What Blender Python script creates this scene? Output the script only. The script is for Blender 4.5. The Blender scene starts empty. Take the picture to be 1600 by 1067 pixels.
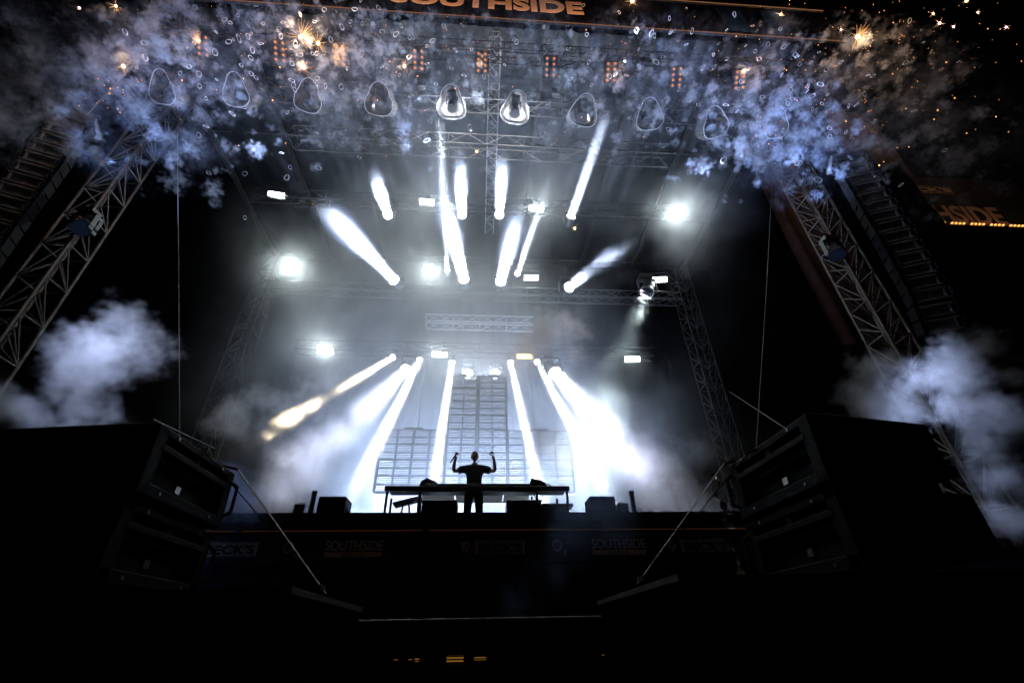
import bpy, bmesh, math, random
import numpy as np
from mathutils import Vector, Matrix, noise as mnoise

rnd = random.Random(11)
S = bpy.context.scene
COL = S.collection
R = math.radians
V = Vector

# ------------------------------------------------------------------ camera
EYE = V((0, 0, 1.2))
PITCH, YAW, ROLL = R(33.3), R(4.4), R(1.2)
FWD = V((math.sin(YAW)*math.cos(PITCH), math.cos(YAW)*math.cos(PITCH), math.sin(PITCH)))
_r = V((math.cos(YAW), -math.sin(YAW), 0))
_u = _r.cross(FWD)
RGT = _r*math.cos(ROLL) - _u*math.sin(ROLL)
UPV = _u*math.cos(ROLL) + _r*math.sin(ROLL)
cam = bpy.data.cameras.new('camera')
camo = bpy.data.objects.new('camera', cam)
COL.objects.link(camo)
cam.sensor_width = 36
cam.lens = 16
cam.clip_start = 0.05
cam.clip_end = 300
m4 = Matrix((RGT, UPV, -FWD)).transposed().to_4x4()
m4.translation = EYE
camo.matrix_world = m4
S.camera = camo

# ------------------------------------------------------------------ night sky, exposure, renderer
W = bpy.data.worlds.new('World')
S.world = W
W.use_nodes = True
wn = W.node_tree.nodes
bg = wn['Background']
sky = wn.new('ShaderNodeTexSky')
sky.sky_type = 'NISHITA'
sky.sun_disc = False
sky.sun_elevation = R(-4)
sky.sun_rotation = R(200)
W.node_tree.links.new(sky.outputs[0], bg.inputs['Color'])
bg.inputs['Strength'].default_value = 0.018
S.render.engine = 'CYCLES'
S.view_settings.view_transform = 'Standard'
S.view_settings.look = 'None'
S.view_settings.gamma = 1
S.view_settings.exposure = 0
cy = S.cycles
cy.max_bounces = 4
cy.diffuse_bounces = 2
cy.glossy_bounces = 2
cy.transmission_bounces = 2
cy.volume_bounces = 0
cy.transparent_max_bounces = 48
cy.use_denoising = True
cy.use_light_tree = True
cy.use_adaptive_sampling = True
cy.adaptive_threshold = .05
cy.adaptive_min_samples = 12
cy.sample_clamp_indirect = 4
cy.caustics_reflective = False
cy.caustics_refractive = False
cy.volume_max_steps = 512


def at(x, y, Y):
    """a point of the plane Y = const, from a position in the 1600 px photograph"""
    d = FWD + RGT*((x - 800)/711.0) + UPV*((533.5 - y)/711.0)
    return EYE + d*((Y - EYE.y)/d.y)


# ------------------------------------------------------------------ materials
def mat(name, col, rough=.6, metal=0., nscale=0., namt=.25, bump=0., spec=.5, emis=None, estr=0., wave=None):
    m = bpy.data.materials.new(name)
    m.use_nodes = True
    nt = m.node_tree
    b = nt.nodes['Principled BSDF']
    b.inputs['Base Color'].default_value = (*col, 1)
    b.inputs['Roughness'].default_value = rough
    b.inputs['Metallic'].default_value = metal
    b.inputs['Specular IOR Level'].default_value = spec
    if emis:
        b.inputs['Emission Color'].default_value = (*emis, 1)
        b.inputs['Emission Strength'].default_value = estr
    if nscale:
        tc = nt.nodes.new('ShaderNodeTexCoord')
        nz = nt.nodes.new('ShaderNodeTexNoise')
        nz.inputs['Scale'].default_value = nscale
        nz.inputs['Detail'].default_value = 5
        nt.links.new(tc.outputs['Object'], nz.inputs['Vector'])
        mr = nt.nodes.new('ShaderNodeMapRange')
        mr.inputs['From Min'].default_value = .3
        mr.inputs['From Max'].default_value = .7
        mr.inputs['To Min'].default_value = 1 - namt
        mr.inputs['To Max'].default_value = 1 + namt
        nt.links.new(nz.outputs[0], mr.inputs['Value'])
        mx = nt.nodes.new('ShaderNodeVectorMath')
        mx.operation = 'SCALE'
        mx.inputs[0].default_value = col
        nt.links.new(mr.outputs[0], mx.inputs['Scale'])
        nt.links.new(mx.outputs[0], b.inputs['Base Color'])
        if bump:
            bp = nt.nodes.new('ShaderNodeBump')
            bp.inputs['Strength'].default_value = bump
            bp.inputs['Distance'].default_value = .02
            nt.links.new(nz.outputs[0], bp.inputs['Height'])
            nt.links.new(bp.outputs[0], b.inputs['Normal'])
    return m


def emit(name, col, s, sampled=False):
    m = bpy.data.materials.new(name)
    m.use_nodes = True
    n = m.node_tree.nodes
    n.clear()
    o = n.new('ShaderNodeOutputMaterial')
    e = n.new('ShaderNodeEmission')
    e.inputs[0].default_value = (*col, 1)
    e.inputs[1].default_value = s
    m.node_tree.links.new(e.outputs[0], o.inputs[0])
    if not sampled:
        m.cycles.emission_sampling = 'NONE'
    return m


def vmat(name, col, den, an, homog, step=1.0):
    m = bpy.data.materials.new(name)
    m.use_nodes = True
    n = m.node_tree.nodes
    n.clear()
    o = n.new('ShaderNodeOutputMaterial')
    v = n.new('ShaderNodeVolumePrincipled')
    v.inputs['Color'].default_value = (*col, 1)
    v.inputs['Density'].default_value = den
    v.inputs['Anisotropy'].default_value = an
    if homog:
        v.inputs['Density Attribute'].default_value = ''
        m.cycles.homogeneous_volume = True
    m.cycles.volume_step_rate = step
    m.node_tree.links.new(v.outputs[0], o.inputs['Volume'])
    return m


def clear_plastic():
    m = bpy.data.materials.new('clear_plastic')
    m.use_nodes = True
    nt = m.node_tree
    n = nt.nodes
    n.clear()
    o = n.new('ShaderNodeOutputMaterial')
    tr = n.new('ShaderNodeBsdfTransparent')
    tr.inputs[0].default_value = (.93, .94, .95, 1)
    gl = n.new('ShaderNodeBsdfGlossy')
    gl.inputs['Roughness'].default_value = .2
    tl = n.new('ShaderNodeBsdfTranslucent')
    tl.inputs[0].default_value = (.8, .8, .82, 1)
    df = n.new('ShaderNodeBsdfDiffuse')
    df.inputs[0].default_value = (.8, .8, .82, 1)
    ad = n.new('ShaderNodeMixShader')
    ad.inputs[0].default_value = .6
    nt.links.new(tl.outputs[0], ad.inputs[1])
    nt.links.new(df.outputs[0], ad.inputs[2])
    lw = n.new('ShaderNodeLayerWeight')
    lw.inputs[0].default_value = .35
    a = n.new('ShaderNodeMixShader')
    b = n.new('ShaderNodeMixShader')
    b.inputs[0].default_value = .22
    nt.links.new(lw.outputs['Fresnel'], a.inputs[0])
    nt.links.new(tr.outputs[0], b.inputs[1])
    nt.links.new(ad.outputs[0], b.inputs[2])
    nt.links.new(b.outputs[0], a.inputs[1])
    nt.links.new(gl.outputs[0], a.inputs[2])
    nt.links.new(a.outputs[0], o.inputs[0])
    return m


M_BLACK = mat('black_paint', (.018, .019, .022), .45, 0, 6, .3)
M_BOX = mat('textured_black_cabinet', (.0045, .0045, .006), .65, 0, 60, .3, .1, .06)
M_GRILLE = mat('speaker_grille', (.010, .011, .013), .7, .1, 90, .3, .15, .08)
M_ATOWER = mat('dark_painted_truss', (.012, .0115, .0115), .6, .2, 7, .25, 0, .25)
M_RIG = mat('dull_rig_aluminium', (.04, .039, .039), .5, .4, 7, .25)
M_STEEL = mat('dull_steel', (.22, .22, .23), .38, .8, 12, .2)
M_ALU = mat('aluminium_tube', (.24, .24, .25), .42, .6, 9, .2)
M_DALU = mat('weathered_aluminium', (.085, .078, .074), .55, .4, 7, .25)
M_CLOTH = mat('black_stage_cloth', (.003, .003, .0035), .9, 0, 3, .35, .1, 0)
M_SKIRT = mat('navy_skirt_cloth', (.03, .036, .06), .8, 0, 3, .35, .2)
M_TARP = mat('dark_roof_tarp', (.007, .009, .009), .5, 0, 1.3, .35, .5)
M_RED = mat('rust_brown_drape', (.05, .026, .024), .8, 0, 2, .3, .2)
M_GROUND = mat('trodden_ground', (.04, .036, .03), .9, 0, 2, .4, .6)
M_DECK = mat('black_deck_boards', (.03, .03, .032), .5, 0, 4, .3)
M_RIM = mat('white_plastic_rim', (.5, .5, .52), .4)
M_CLEAR = clear_plastic()
M_PANELMETAL = mat('screen_frame_metal', (.045, .05, .06), .5, .2, 8, .2)
M_PALE = mat('pale_table_underside', (.6, .6, .62), .5, 0, 70, .35)
M_PALE.node_tree.nodes['Principled BSDF'].inputs['Transmission Weight'].default_value = .45
M_PRINTW = mat('pale_print', (.62, .6, .57), .7, 0, 20, .15)
M_PRINTO = mat('orange_print', (.75, .50, .38), .7, 0, 8, .15)
M_FASCIA = mat('black_fascia_cloth', (.004, .004, .006), .9, 0, 4, .3, .2, 0)
M_ARRAY = mat('front_lit_array', (.20, .205, .215), .65, 0, 40, .25, .1, .3)  # black cabinets painted lighter in place of missing front light
M_AGRILLE = mat('array_grille', (.15, .155, .16), .7, 0, 90, .3, .2, .2)  # grille colour lightened the same way, for want of front light
M_NAVY = mat('navy_banner_cloth', (.020, .024, .038), .75, 0, 4, .3, .2)


def translucent_white():
    m = bpy.data.materials.new('frosted_bench_top')
    m.use_nodes = True
    nt = m.node_tree
    n = nt.nodes
    n.clear()
    o = n.new('ShaderNodeOutputMaterial')
    a = n.new('ShaderNodeBsdfTranslucent')
    b = n.new('ShaderNodeBsdfDiffuse')
    x = n.new('ShaderNodeMixShader')
    z = n.new('ShaderNodeTexNoise')
    z.inputs['Scale'].default_value = 45
    r = n.new('ShaderNodeValToRGB')
    r.color_ramp.elements[0].color = (.35, .35, .37, 1)
    r.color_ramp.elements[1].color = (.75, .75, .78, 1)
    nt.links.new(z.outputs[0], r.inputs[0])
    nt.links.new(r.outputs[0], a.inputs[0])
    nt.links.new(r.outputs[0], b.inputs[0])
    x.inputs[0].default_value = .3
    nt.links.new(a.outputs[0], x.inputs[1])
    nt.links.new(b.outputs[0], x.inputs[2])
    nt.links.new(x.outputs[0], o.inputs[0])
    return m


M_FROST = translucent_white()
E_BLUE = emit('lit_blue_lens', (.2, .3, 1), .5)
M_BADGE = mat('brushed_badge', (.5, .48, .42), .3, .9)
M_CONN = mat('blue_connector', (.06, .13, .4), .4)
M_WEB = mat('grey_webbing', (.085, .083, .082), .7, 0, 40, .2)
M_FOIL = mat('clear_film', (.6, .62, .66), .2, .4, 20, .3)
M_SUBBOX = mat('worn_black_subwoofer', (.003, .003, .0035), .8, 0, 30, .3, .1, 0)
M_RING = mat('white_paper_ring', (.82, .82, .86), .6)
M_CABLE = mat('grey_cable', (.10, .10, .11), .6)
M_SKIN = mat('skin', (.50, .31, .23), .5, 0, 30, .08)
M_HAIR = mat('short_dark_hair', (.03, .022, .018), .7, 0, 80, .4)
M_TEE = mat('black_tshirt', (.018, .019, .022), .85, 0, 15, .3, .2)
M_TROUSER = mat('black_trousers', (.014, .014, .016), .8, 0, 15, .3, .2)
E_STROBE = emit('lit_strobe', (.92, 1, .96), 18)
E_WARM = emit('warm_strobe', (1, .62, .22), 5)
E_LENS = emit('lit_lens', (.85, .9, 1), 25)
E_BLIND = emit('warm_blinder_lamp', (1, .30, .07), 1.15)
E_DIM = emit('dim_blue_lens', (.25, .4, 1), .015)
E_BULB = emit('amber_bulb', (1, .36, .08), 2.6)
E_STRIP = emit('dim_amber_strip', (1, .36, .12), .022)
E_FSTRIP = emit('amber_edge_strip', (1, .42, .18), .2)
E_SPARK = emit('spark_core', (1, .62, .30), 14)
E_SPARKV = emit('violet_spark_core', (1, .60, .95), 9)
E_EMBER = emit('ember', (1, .36, .10), 3.0)
E_STREAK = emit('spark_streak', (1, .50, .17), 1.6)
E_SLIT = emit('amber_work_lamp', (1, .45, .08), .16)

# ------------------------------------------------------------------ builders


class MB:
    def __init__(s):
        s.v, s.f = [], []

    def add(s, vs, fs):
        o = len(s.v)
        s.v += [tuple(p) for p in vs]
        s.f += [tuple(i + o for i in q) for q in fs]
        return s

    def box(s, c, d, rot=None):
        c = V(c)
        vs = []
        for sx in (-.5, .5):
            for sy in (-.5, .5):
                for sz in (-.5, .5):
                    p = V((sx*d[0], sy*d[1], sz*d[2]))
                    if rot is not None:
                        p = rot @ p
                    vs.append(c + p)
        return s.add(vs, [(0, 1, 3, 2), (4, 6, 7, 5), (0, 4, 5, 1), (2, 3, 7, 6), (0, 2, 6, 4), (1, 5, 7, 3)])

    def tube(s, a, b, r, n=8, r2=None):
        a, b = V(a), V(b)
        q = (b - a).to_track_quat('Z', 'Y')
        r2 = r if r2 is None else r2
        vs = []
        for p, rr in ((a, r), (b, r2)):
            for i in range(n):
                t = 2*math.pi*i/n
                vs.append(p + q @ V((rr*math.cos(t), rr*math.sin(t), 0)))
        fs = [(i, (i+1) % n, n+(i+1) % n, n+i) for i in range(n)]
        fs += [tuple(range(n-1, -1, -1)), tuple(range(n, 2*n))]
        return s.add(vs, fs)

    def path(s, pts, r, n=6):
        for a, b in zip(pts[:-1], pts[1:]):
            s.tube(a, b, r, n)
        return s

    def loft(s, rings, cap=True):
        n = len(rings[0])
        o = [p for q in rings for p in q]
        fs = []
        for k in range(len(rings)-1):
            for i in range(n):
                fs.append((k*n+i, k*n+(i+1) % n, (k+1)*n+(i+1) % n, (k+1)*n+i))
        if cap:
            fs.append(tuple(range(n-1, -1, -1)))
            fs.append(tuple(range((len(rings)-1)*n, len(rings)*n)))
        return s.add(o, fs)

    def mesh(s, name, m, smooth=False, bevel=0):
        me = bpy.data.meshes.new(name)
        me.from_pydata(s.v, [], s.f)
        if bevel:
            bm = bmesh.new()
            bm.from_mesh(me)
            bmesh.ops.bevel(bm, geom=bm.edges[:], offset=bevel, segments=1, affect='EDGES', profile=.5)
            bm.to_mesh(me)
            bm.free()
        if smooth:
            me.polygons.foreach_set('use_smooth', [True]*len(me.polygons))
        if m:
            me.materials.append(m)
        me.update()
        return me

    def build(s, name, m, parent=None, smooth=False, bevel=0, **k):
        return link(name, s.mesh(name, m, smooth, bevel), parent, **k)


def link(name, data, parent=None, loc=None, rot=None, scale=None):
    o = bpy.data.objects.new(name, data)
    COL.objects.link(o)
    if parent is not None:
        o.parent = parent
    if loc is not None:
        o.location = loc
    if rot is not None:
        if len(rot) == 4:
            o.rotation_mode = 'QUATERNION'
            o.rotation_quaternion = rot
        else:
            o.rotation_euler = rot
    if scale is not None:
        o.scale = scale
    return o


def tag(o, label=None, cat=None, group=None, kind=None):
    for k, v in (('label', label), ('category', cat), ('group', group), ('kind', kind)):
        if v:
            o[k] = v
    return o


def thing(name, loc, label, cat, group=None, rot=None):
    return tag(link(name, None, None, loc, rot), label, cat, group)


TUBES = {}


def member(name, parent, a, b, r, m, n=6):
    """a straight tube between two points of the parent's space; alike tubes share mesh data"""
    key = (name, m.name, n)
    if key not in TUBES:
        TUBES[key] = MB().tube((0, 0, 0), (0, 0, 1), 1, n).mesh(name, m)
    a, b = V(a), V(b)
    d = b - a
    return link(name, TUBES[key], parent, a, d.to_track_quat('Z', 'Y'), (r, r, d.length))


def lamp(name, parent, p, d, E, size, spread=180, col=(.80, .88, 1), sy=None, kind='AREA'):
    l = bpy.data.lights.new(name, kind)
    l.energy = E
    l.color = col
    if kind == 'AREA':
        l.shape = 'DISK' if sy is None else 'RECTANGLE'
        l.size = size
        if sy:
            l.size_y = sy
        l.spread = R(spread)
    else:
        l.shadow_soft_size = size
    return link(name, l, parent, p, V(d).to_track_quat('-Z', 'Y'))


def text(name, body, m, parent, loc, width, height, rot=(R(90), 0, 0), bold=.012, extr=.004):
    c = bpy.data.curves.new(name, 'FONT')
    c.resolution_u = 4
    c.body = body
    c.size = 1
    c.offset = bold
    c.extrude = extr/max(height, .01)
    c.align_x = 'LEFT'
    o = link(name, c, parent, loc, rot)
    c.materials.append(m)
    bpy.context.view_layer.update()
    dx, dy = max(o.dimensions.x, .01), max(o.dimensions.y, .01)
    o.scale = (width/dx, height/dy, height)
    bpy.context.view_layer.update()
    me = bpy.data.meshes.new_from_object(o.evaluated_get(bpy.context.evaluated_depsgraph_get()))
    n_ = link(name, me, parent, loc, rot, o.scale)
    bpy.data.objects.remove(o)
    return n_


# ------------------------------------------------------------------ numpy volumes
def fbm(shape, beta, seed, hp=0.):
    g = np.random.default_rng(seed)
    k = [np.fft.fftfreq(shape[0]), np.fft.fftfreq(shape[1]), np.fft.rfftfreq(shape[2])]
    K = np.sqrt(k[0][:, None, None]**2 + k[1][None, :, None]**2 + k[2][None, None, :]**2)
    k0 = 1.0/max(shape)
    A = np.maximum(K, k0*.5)**(-beta/2)
    A[K < k0*hp] = 0
    A.flat[0] = 0
    n = np.fft.irfftn(np.fft.rfftn(g.standard_normal(shape))*A, s=shape)
    return ((n - n.mean())/n.std()).astype(np.float32)


def grid(lo, hi, vox):
    sh = tuple(int(round((h - l)/vox)) + 1 for l, h in zip(lo, hi))
    return sh, np.meshgrid(*[np.linspace(l, h, n, dtype=np.float32) for l, h, n in zip(lo, hi, sh)], indexing='ij')


def volume(name, lo, hi, arr, m, label=None):
    nx, ny, nz = arr.shape
    arr = arr.copy()
    arr[0] = arr[-1] = 0
    arr[:, 0] = arr[:, -1] = 0
    arr[:, :, 0] = arr[:, :, -1] = 0
    me = bpy.data.meshes.new(name)
    me.vertices.add(nx*ny*nz)
    me.attributes.new('d', 'FLOAT', 'POINT').data.foreach_set('value', arr.astype(np.float32).ravel())
    me.materials.append(m)
    o = link(name, me)
    g = bpy.data.node_groups.new(name, 'GeometryNodeTree')
    g.interface.new_socket('Geometry', in_out='INPUT', socket_type='NodeSocketGeometry')
    g.interface.new_socket('Geometry', in_out='OUTPUT', socket_type='NodeSocketGeometry')
    N, L = g.nodes.new, g.links.new
    gi, go, vc = N('NodeGroupInput'), N('NodeGroupOutput'), N('GeometryNodeVolumeCube')
    vc.inputs['Min'].default_value = lo
    vc.inputs['Max'].default_value = hi
    for a, b in zip('XYZ', arr.shape):
        vc.inputs['Resolution ' + a].default_value = b
    prev = N('GeometryNodeInputPosition').outputs[0]
    for op, val in (('SUBTRACT', lo), ('MULTIPLY', [(n-1)/(h-l) for n, h, l in zip(arr.shape, hi, lo)]),
                    ('ADD', (.5, .5, .5)), ('FLOOR', None), ('DOT_PRODUCT', (ny*nz, nz, 1))):
        q = N('ShaderNodeVectorMath')
        q.operation = op
        L(prev, q.inputs[0])
        if val is not None:
            q.inputs[1].default_value = val
        prev = q.outputs['Value'] if op == 'DOT_PRODUCT' else q.outputs[0]
    ci = N('FunctionNodeFloatToInt')
    L(prev, ci.inputs[0])
    na = N('GeometryNodeInputNamedAttribute')
    na.data_type = 'FLOAT'
    na.inputs[0].default_value = 'd'
    si = N('GeometryNodeSampleIndex')
    si.data_type = 'FLOAT'
    L(gi.outputs[0], si.inputs[0])
    L(na.outputs[0], si.inputs['Value'])
    L(ci.outputs[0], si.inputs['Index'])
    L(si.outputs[0], vc.inputs['Density'])
    sm = N('GeometryNodeSetMaterial')
    sm.inputs['Material'].default_value = m
    L(vc.outputs[0], sm.inputs[0])
    L(sm.outputs[0], go.inputs[0])
    o.modifiers.new('volume', 'NODES').node_group = g
    tag(o, label, None, None, 'stuff')
    return o


def blobs(X, Y, Z, items):
    """largest of many soft balls: 1 at a ball's centre, 0 on its skin, negative outside"""
    D = np.full(X.shape, -3., np.float32)
    for (x, y, z, r) in items:
        np.maximum(D, 1 - np.sqrt((X-x)**2 + (Y-y)**2 + (Z-z)**2)/r, out=D)
    return D


# ================================================================== SETTING
g = MB()
g.box((0, 7, -.05), (78, 62, .1))
tag(g.build('ground', M_GROUND), kind='structure', label='dark trodden ground in front of the stage')

# black drape behind the stage, in folds
mb = MB()
nx = 160
row = []
for k, z in enumerate((2.0, 8, 14, 20.4)):
    for i in range(nx+1):
        x = -14 + 28*i/nx
        row.append((x, 20.6 + .025*math.sin(i*1.9 + .9*math.sin(i*.37)) + .05*math.sin(i*.21+k), z))
fs = [(k*(nx+1)+i, k*(nx+1)+i+1, (k+1)*(nx+1)+i+1, (k+1)*(nx+1)+i) for k in range(3) for i in range(nx)]
mb.add(row, fs)
tag(mb.build('backdrop_drape', M_CLOTH, smooth=True), 'black drape hanging in folds across the back of the stage', 'drape')

# roof: tarp panels between rafters
roof = thing('stage_roof', (0, 14, 20.5), 'dark tarpaulin roof stretched on rafters over the stage', 'stage roof')
xs = [-12.4, -9.2, -6.0, -2.25, 2.15, 6.0, 9.2, 12.4]
for k in range(7):
    mb = MB()
    nu, nv = 26, 44
    vs = []
    for j in range(nv+1):
        for i in range(nu+1):
            u, v = i/nu, j/nv
            x = xs[k] + .08 + (xs[k+1]-xs[k]-.16)*u
            y = -7 + .9 + 13.6*v
            sag = .25*math.sin(math.pi*u)
            wr = .10*mnoise.noise((x*.9, y*.35 + 9*k, 0)) + .06*mnoise.noise((x*2.2+3, y*1.6, k))
            wr += .22*mnoise.noise((x*3.0, y*.8, 5))*math.exp(-(y+6.1)/.7)
            vs.append((x, y, .28 - sag*.5 + wr))
    mb.add(vs, [(j*(nu+1)+i, j*(nu+1)+i+1, (j+1)*(nu+1)+i+1, (j+1)*(nu+1)+i) for j in range(nv) for i in range(nu)])
    mb.build('tarp_panel', M_TARP, roof, smooth=True)
for x in xs:
    mb = MB()
    mb.box((x, 0, 0), (.15, 13.9, .16))
    mb.box((x, 0, .11), (.24, 13.9, .05))
    mb.build('rafter', M_RIG, roof)
for y in (-5.2, -1.2, 2.8, 6.4):
    member('purlin', roof, (-12.4, y, .18), (12.4, y, .18), .045, M_DALU)

# fascia with lettering above the stage front
fas = thing('roof_fascia', (0, 7, 19.0), 'dark roof front with large orange lettering between two amber edges', 'fascia')
mb = MB()
nxx = 120
vs = []
for k, z in enumerate((.05, .7, 1.6, 2.5)):
    for i in range(nxx+1):
        x = -13 + 26*i/nxx
        vs.append((x, .03*mnoise.noise((x*1.2, z*2, 0)), z))
mb.add(vs, [(k*(nxx+1)+i, k*(nxx+1)+i+1, (k+1)*(nxx+1)+i+1, (k+1)*(nxx+1)+i) for k in range(3) for i in range(nxx)])
mb.build('banner_cloth', M_FASCIA, fas, smooth=True)
text('lettering', 'SOUTHSIDE', M_PRINTO, fas, (-3.45, -.045, .80), 6.8, 1.05, bold=.035, extr=.008)
for z in (0, 2.55):
    mb = MB().box((0, -.01, z), (26, .08, .06))
    e = mb.build('edge_beam', M_ATOWER, fas)
    MB().box((0, -.065, z-.02), (26, .02, .03)).build('amber_strip', E_FSTRIP, e)
for x, w in ((9.0, .9), (10.6, .7), (-9.2, .9)):
    MB().box((x, -.06, 1.2), (w, .03, 1.9)).build('blue_print', mat('blue_print', (.008, .02, .05), .8, 0, 5, .3, 0, 0), fas)
lamp('edge_light', fas, (0, -.55, -.25), (0, .42, 1), 150, 22, 140, (1, .56, .30), .06)

# stage
st = thing('stage', (0, 8.4, 0), 'black festival stage with a printed logo strip above a dark cloth skirt', 'stage')
MB().box((0, 6.1, 2.96), (27, 12.2, .28)).build('deck', M_DECK, st, bevel=.01)
MB().box((0, -.03, 3.02), (27, .05, .15)).build('deck_edge', M_BLACK, st)
MB().box((0, -.012, 2.86), (27, .03, .12)).build('edge_channel', M_BLACK, st)
MB().box((0, -.04, 2.805), (11.6, .02, .012)).build('amber_strip', E_STRIP, st)
mb = MB()
mb.box((0, -.02, 2.52), (11.2, .02, .46))
mb.build('logo_strip', M_NAVY, st)


def key_logo(x, z):
    mb = MB()
    o = [(-.06, 0), (.06, 0), (.055, -.10), (0, -.17), (-.055, -.10)]
    q = [(x+a*1.2, -.036, z+.085+b*1.05) for a, b in o]
    mb.add(q, [(0, 1, 2, 3, 4)])
    l = mb.build('shield_print', M_PRINTW, st)
    k = MB().box((x, -.0385, z), (.014, .002, .12), Matrix.Rotation(R(20), 3, 'Y')).box((x+.02, -.0385, z+.05), (.045, .002, .018))
    k.build('key_print', M_NAVY, l)


def beer_logo(x0, x1):
    mb = MB().box(((x0+x1)/2, -.035, 2.53), (x1-x0, .004, .24))
    p = mb.build('plate_print', M_PRINTW, st)
    for z_ in (2.53-.105, 2.53+.105):
        MB().box(((x0+x1)/2, -.039, z_), (x1-x0-.02, .003, .012)).build('plate_line', M_NAVY, p)
    text('lettering', "BECK'S", M_NAVY, st, (x0+.05, -.039, 2.46), x1-x0-.1, .145, bold=.035)


def oxygen_logo(x):
    text('lettering', 'O', M_PRINTW, st, (x, -.036, 2.46), .17, .19, bold=.0)
    text('lettering', '2', M_PRINTW, st, (x+.19, -.036, 2.40), .06, .085, bold=.0)


def fest_logo(x0):
    text('lettering', 'SOUTHSIDE', M_PRINTW, st, (x0, -.036, 2.50), .95, .16, bold=.02)
    mb = MB().box((x0+.475, -.035, 2.435), (.93, .004, .075))
    r_ = mb.build('ribbon_print', M_PRINTO, st)
    text('lettering', 'FESTIVAL', M_NAVY, st, (x0+.30, -.04, 2.412), .36, .045, bold=.0)


beer_logo(-4.50, -3.62)
beer_logo(-.06, .79)
beer_logo(3.52, 4.38)
key_logo(-4.68, 2.53)
key_logo(-.22, 2.53)
key_logo(3.36, 2.53)
oxygen_logo(-3.22)
oxygen_logo(1.25)
fest_logo(-2.54)
fest_logo(1.94)
mb = MB()
n = 220
vs = []
for k, z in enumerate((0.02, .6, 1.2, 1.8, 2.28)):
    for i in range(n+1):
        x = -13.4 + 26.8*i/n
        a = .055 - .008*k
        vs.append((x, .05 + a*math.sin(i*1.35+.8*math.sin(i*.23)) + .05*mnoise.noise((x*.8, z*1.3, 2)), z))
mb.add(vs, [(k*(n+1)+i, k*(n+1)+i+1, (k+1)*(n+1)+i+1, (k+1)*(n+1)+i) for k in range(4) for i in range(n)])
mb.build('skirt', M_SKIRT, st, smooth=True)
for x in (-4.0, -.9, 2.2, 5.2):
    MB().box((x, -.06, 2.86), (.10, .03, .20)).build('bracket', M_BLACK, st)

# low black riser between the speaker stacks, slatted front with amber glints
rs = thing('front_riser', (0, 6.5, 0), 'low black riser with a steel nosing and slatted front below the stage skirt', 'riser')
MB().box((0, .75, 1.38), (6.4, 1.5, .10)).build('top_board', M_BLACK, rs)
member('nosing', rs, (-3.2, -.02, 1.425), (3.2, -.02, 1.425), .016, M_DALU, 8)
MB().box((0, .05, 1.22), (6.4, .06, .20)).build('front_board', M_BLACK, rs)
for k in range(5):
    MB().box((0, .04, 1.09-.030*k), (6.4, .05, .012)).build('slat', M_BLACK, rs)
MB().box((0, .05, .46), (6.4, .06, .92)).build('kick_board', M_BLACK, rs)
for x, w, hh in ((-.95, .05, .02), (-.70, .05, .03), (-.25, .20, .07), (.05, .14, .03), (-.78, .04, .02), (1.55, .03, .02), (2.0, .03, .01)):
    MB().box((x, .16, 1.03), (w, .02, hh)).build('work_lamp', E_SLIT, rs)


# ------------------------------------------------------------------ trusses
def truss(name, loc, label, a, b, w, h, bays, m, rc=.025, rb=.013, up=(0, 0, 1), group=None, fan=False, cat='truss'):
    t = thing(name, loc, label, cat, group)
    a, b, up = V(a), V(b), V(up)
    d = (b-a).normalized()
    s = d.cross(up).normalized()
    up = s.cross(d).normalized()
    corners = [s*(w/2*i) + up*(h/2*j) for i, j in ((-1, -1), (1, -1), (1, 1), (-1, 1))]
    for c in corners:
        member('chord', t, a+c, b+c, rc, m)
    L = (b-a).length/bays
    for f in range(4):
        c0, c1 = corners[f], corners[(f+1) % 4]
        for k in range(bays):
            p0, p1 = a + d*(k*L), a + d*((k+1)*L)
            pm = a + d*((k+.5)*L)
            if fan:
                if f in (0, 2):
                    c0, c1 = corners[(f+1) % 4], corners[f]
                member('strut', t, p0+c0, p0+c1, rb, m)
                member('diagonal', t, p0+c0, pm+c1, rb, m)
                member('diagonal', t, p0+c0, p1+c1, rb, m)
            else:
                e0, e1 = (c0, c1) if k % 2 == 0 else (c1, c0)
                member('diagonal', t, p0+e0, p1+e1, rb, m)
                if k % 2 == 0:
                    member('strut', t, p0+c0, p0+c1, rb, m)
    return t


CX = -.13
truss('lattice_tower', (-12.05, 10.35, 0), 'left front lattice tower holding up the stage roof beside the hung speakers', (0, 0, 0), (0, 0, 20.3), .74, .74, 17,
      M_DALU, .045, .024, (0, 1, 0), 'front lattice towers', True, 'lattice tower')
truss('lattice_tower', (11.85, 10.35, 0), 'right front lattice tower holding up the stage roof beside the hung speakers', (0, 0, 0), (0, 0, 20.3), .74, .74, 17,
      M_DALU, .045, .024, (0, 1, 0), 'front lattice towers', True, 'lattice tower')
truss('rear_tower', (8.35, 14.3, 3.1), 'slim dark lattice tower at the right side of the stage deck', (0, 0, 0), (0, 0, 11.4), .6, .6, 12,
      M_ATOWER, .035, .018, (0, 1, 0), 'rear lattice towers', True, 'lattice tower')
truss('rear_tower', (-8.6, 14.3, 3.1), 'slim dark lattice tower at the left side of the stage deck', (0, 0, 0), (0, 0, 11.4), .6, .6, 12,
      M_ATOWER, .035, .018, (0, 1, 0), 'rear lattice towers', True, 'lattice tower')
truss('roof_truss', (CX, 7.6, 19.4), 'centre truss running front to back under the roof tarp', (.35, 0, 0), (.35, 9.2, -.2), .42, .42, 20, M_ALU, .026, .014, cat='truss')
truss('lighting_truss', (CX, 8.0, 18.9), 'frontmost lighting truss carrying the warm blinder lamps', (-11.6, 0, 0), (11.6, 0, 0), .5, .5, 34, M_ATOWER, .025, .013, group='lighting trusses')
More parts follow.
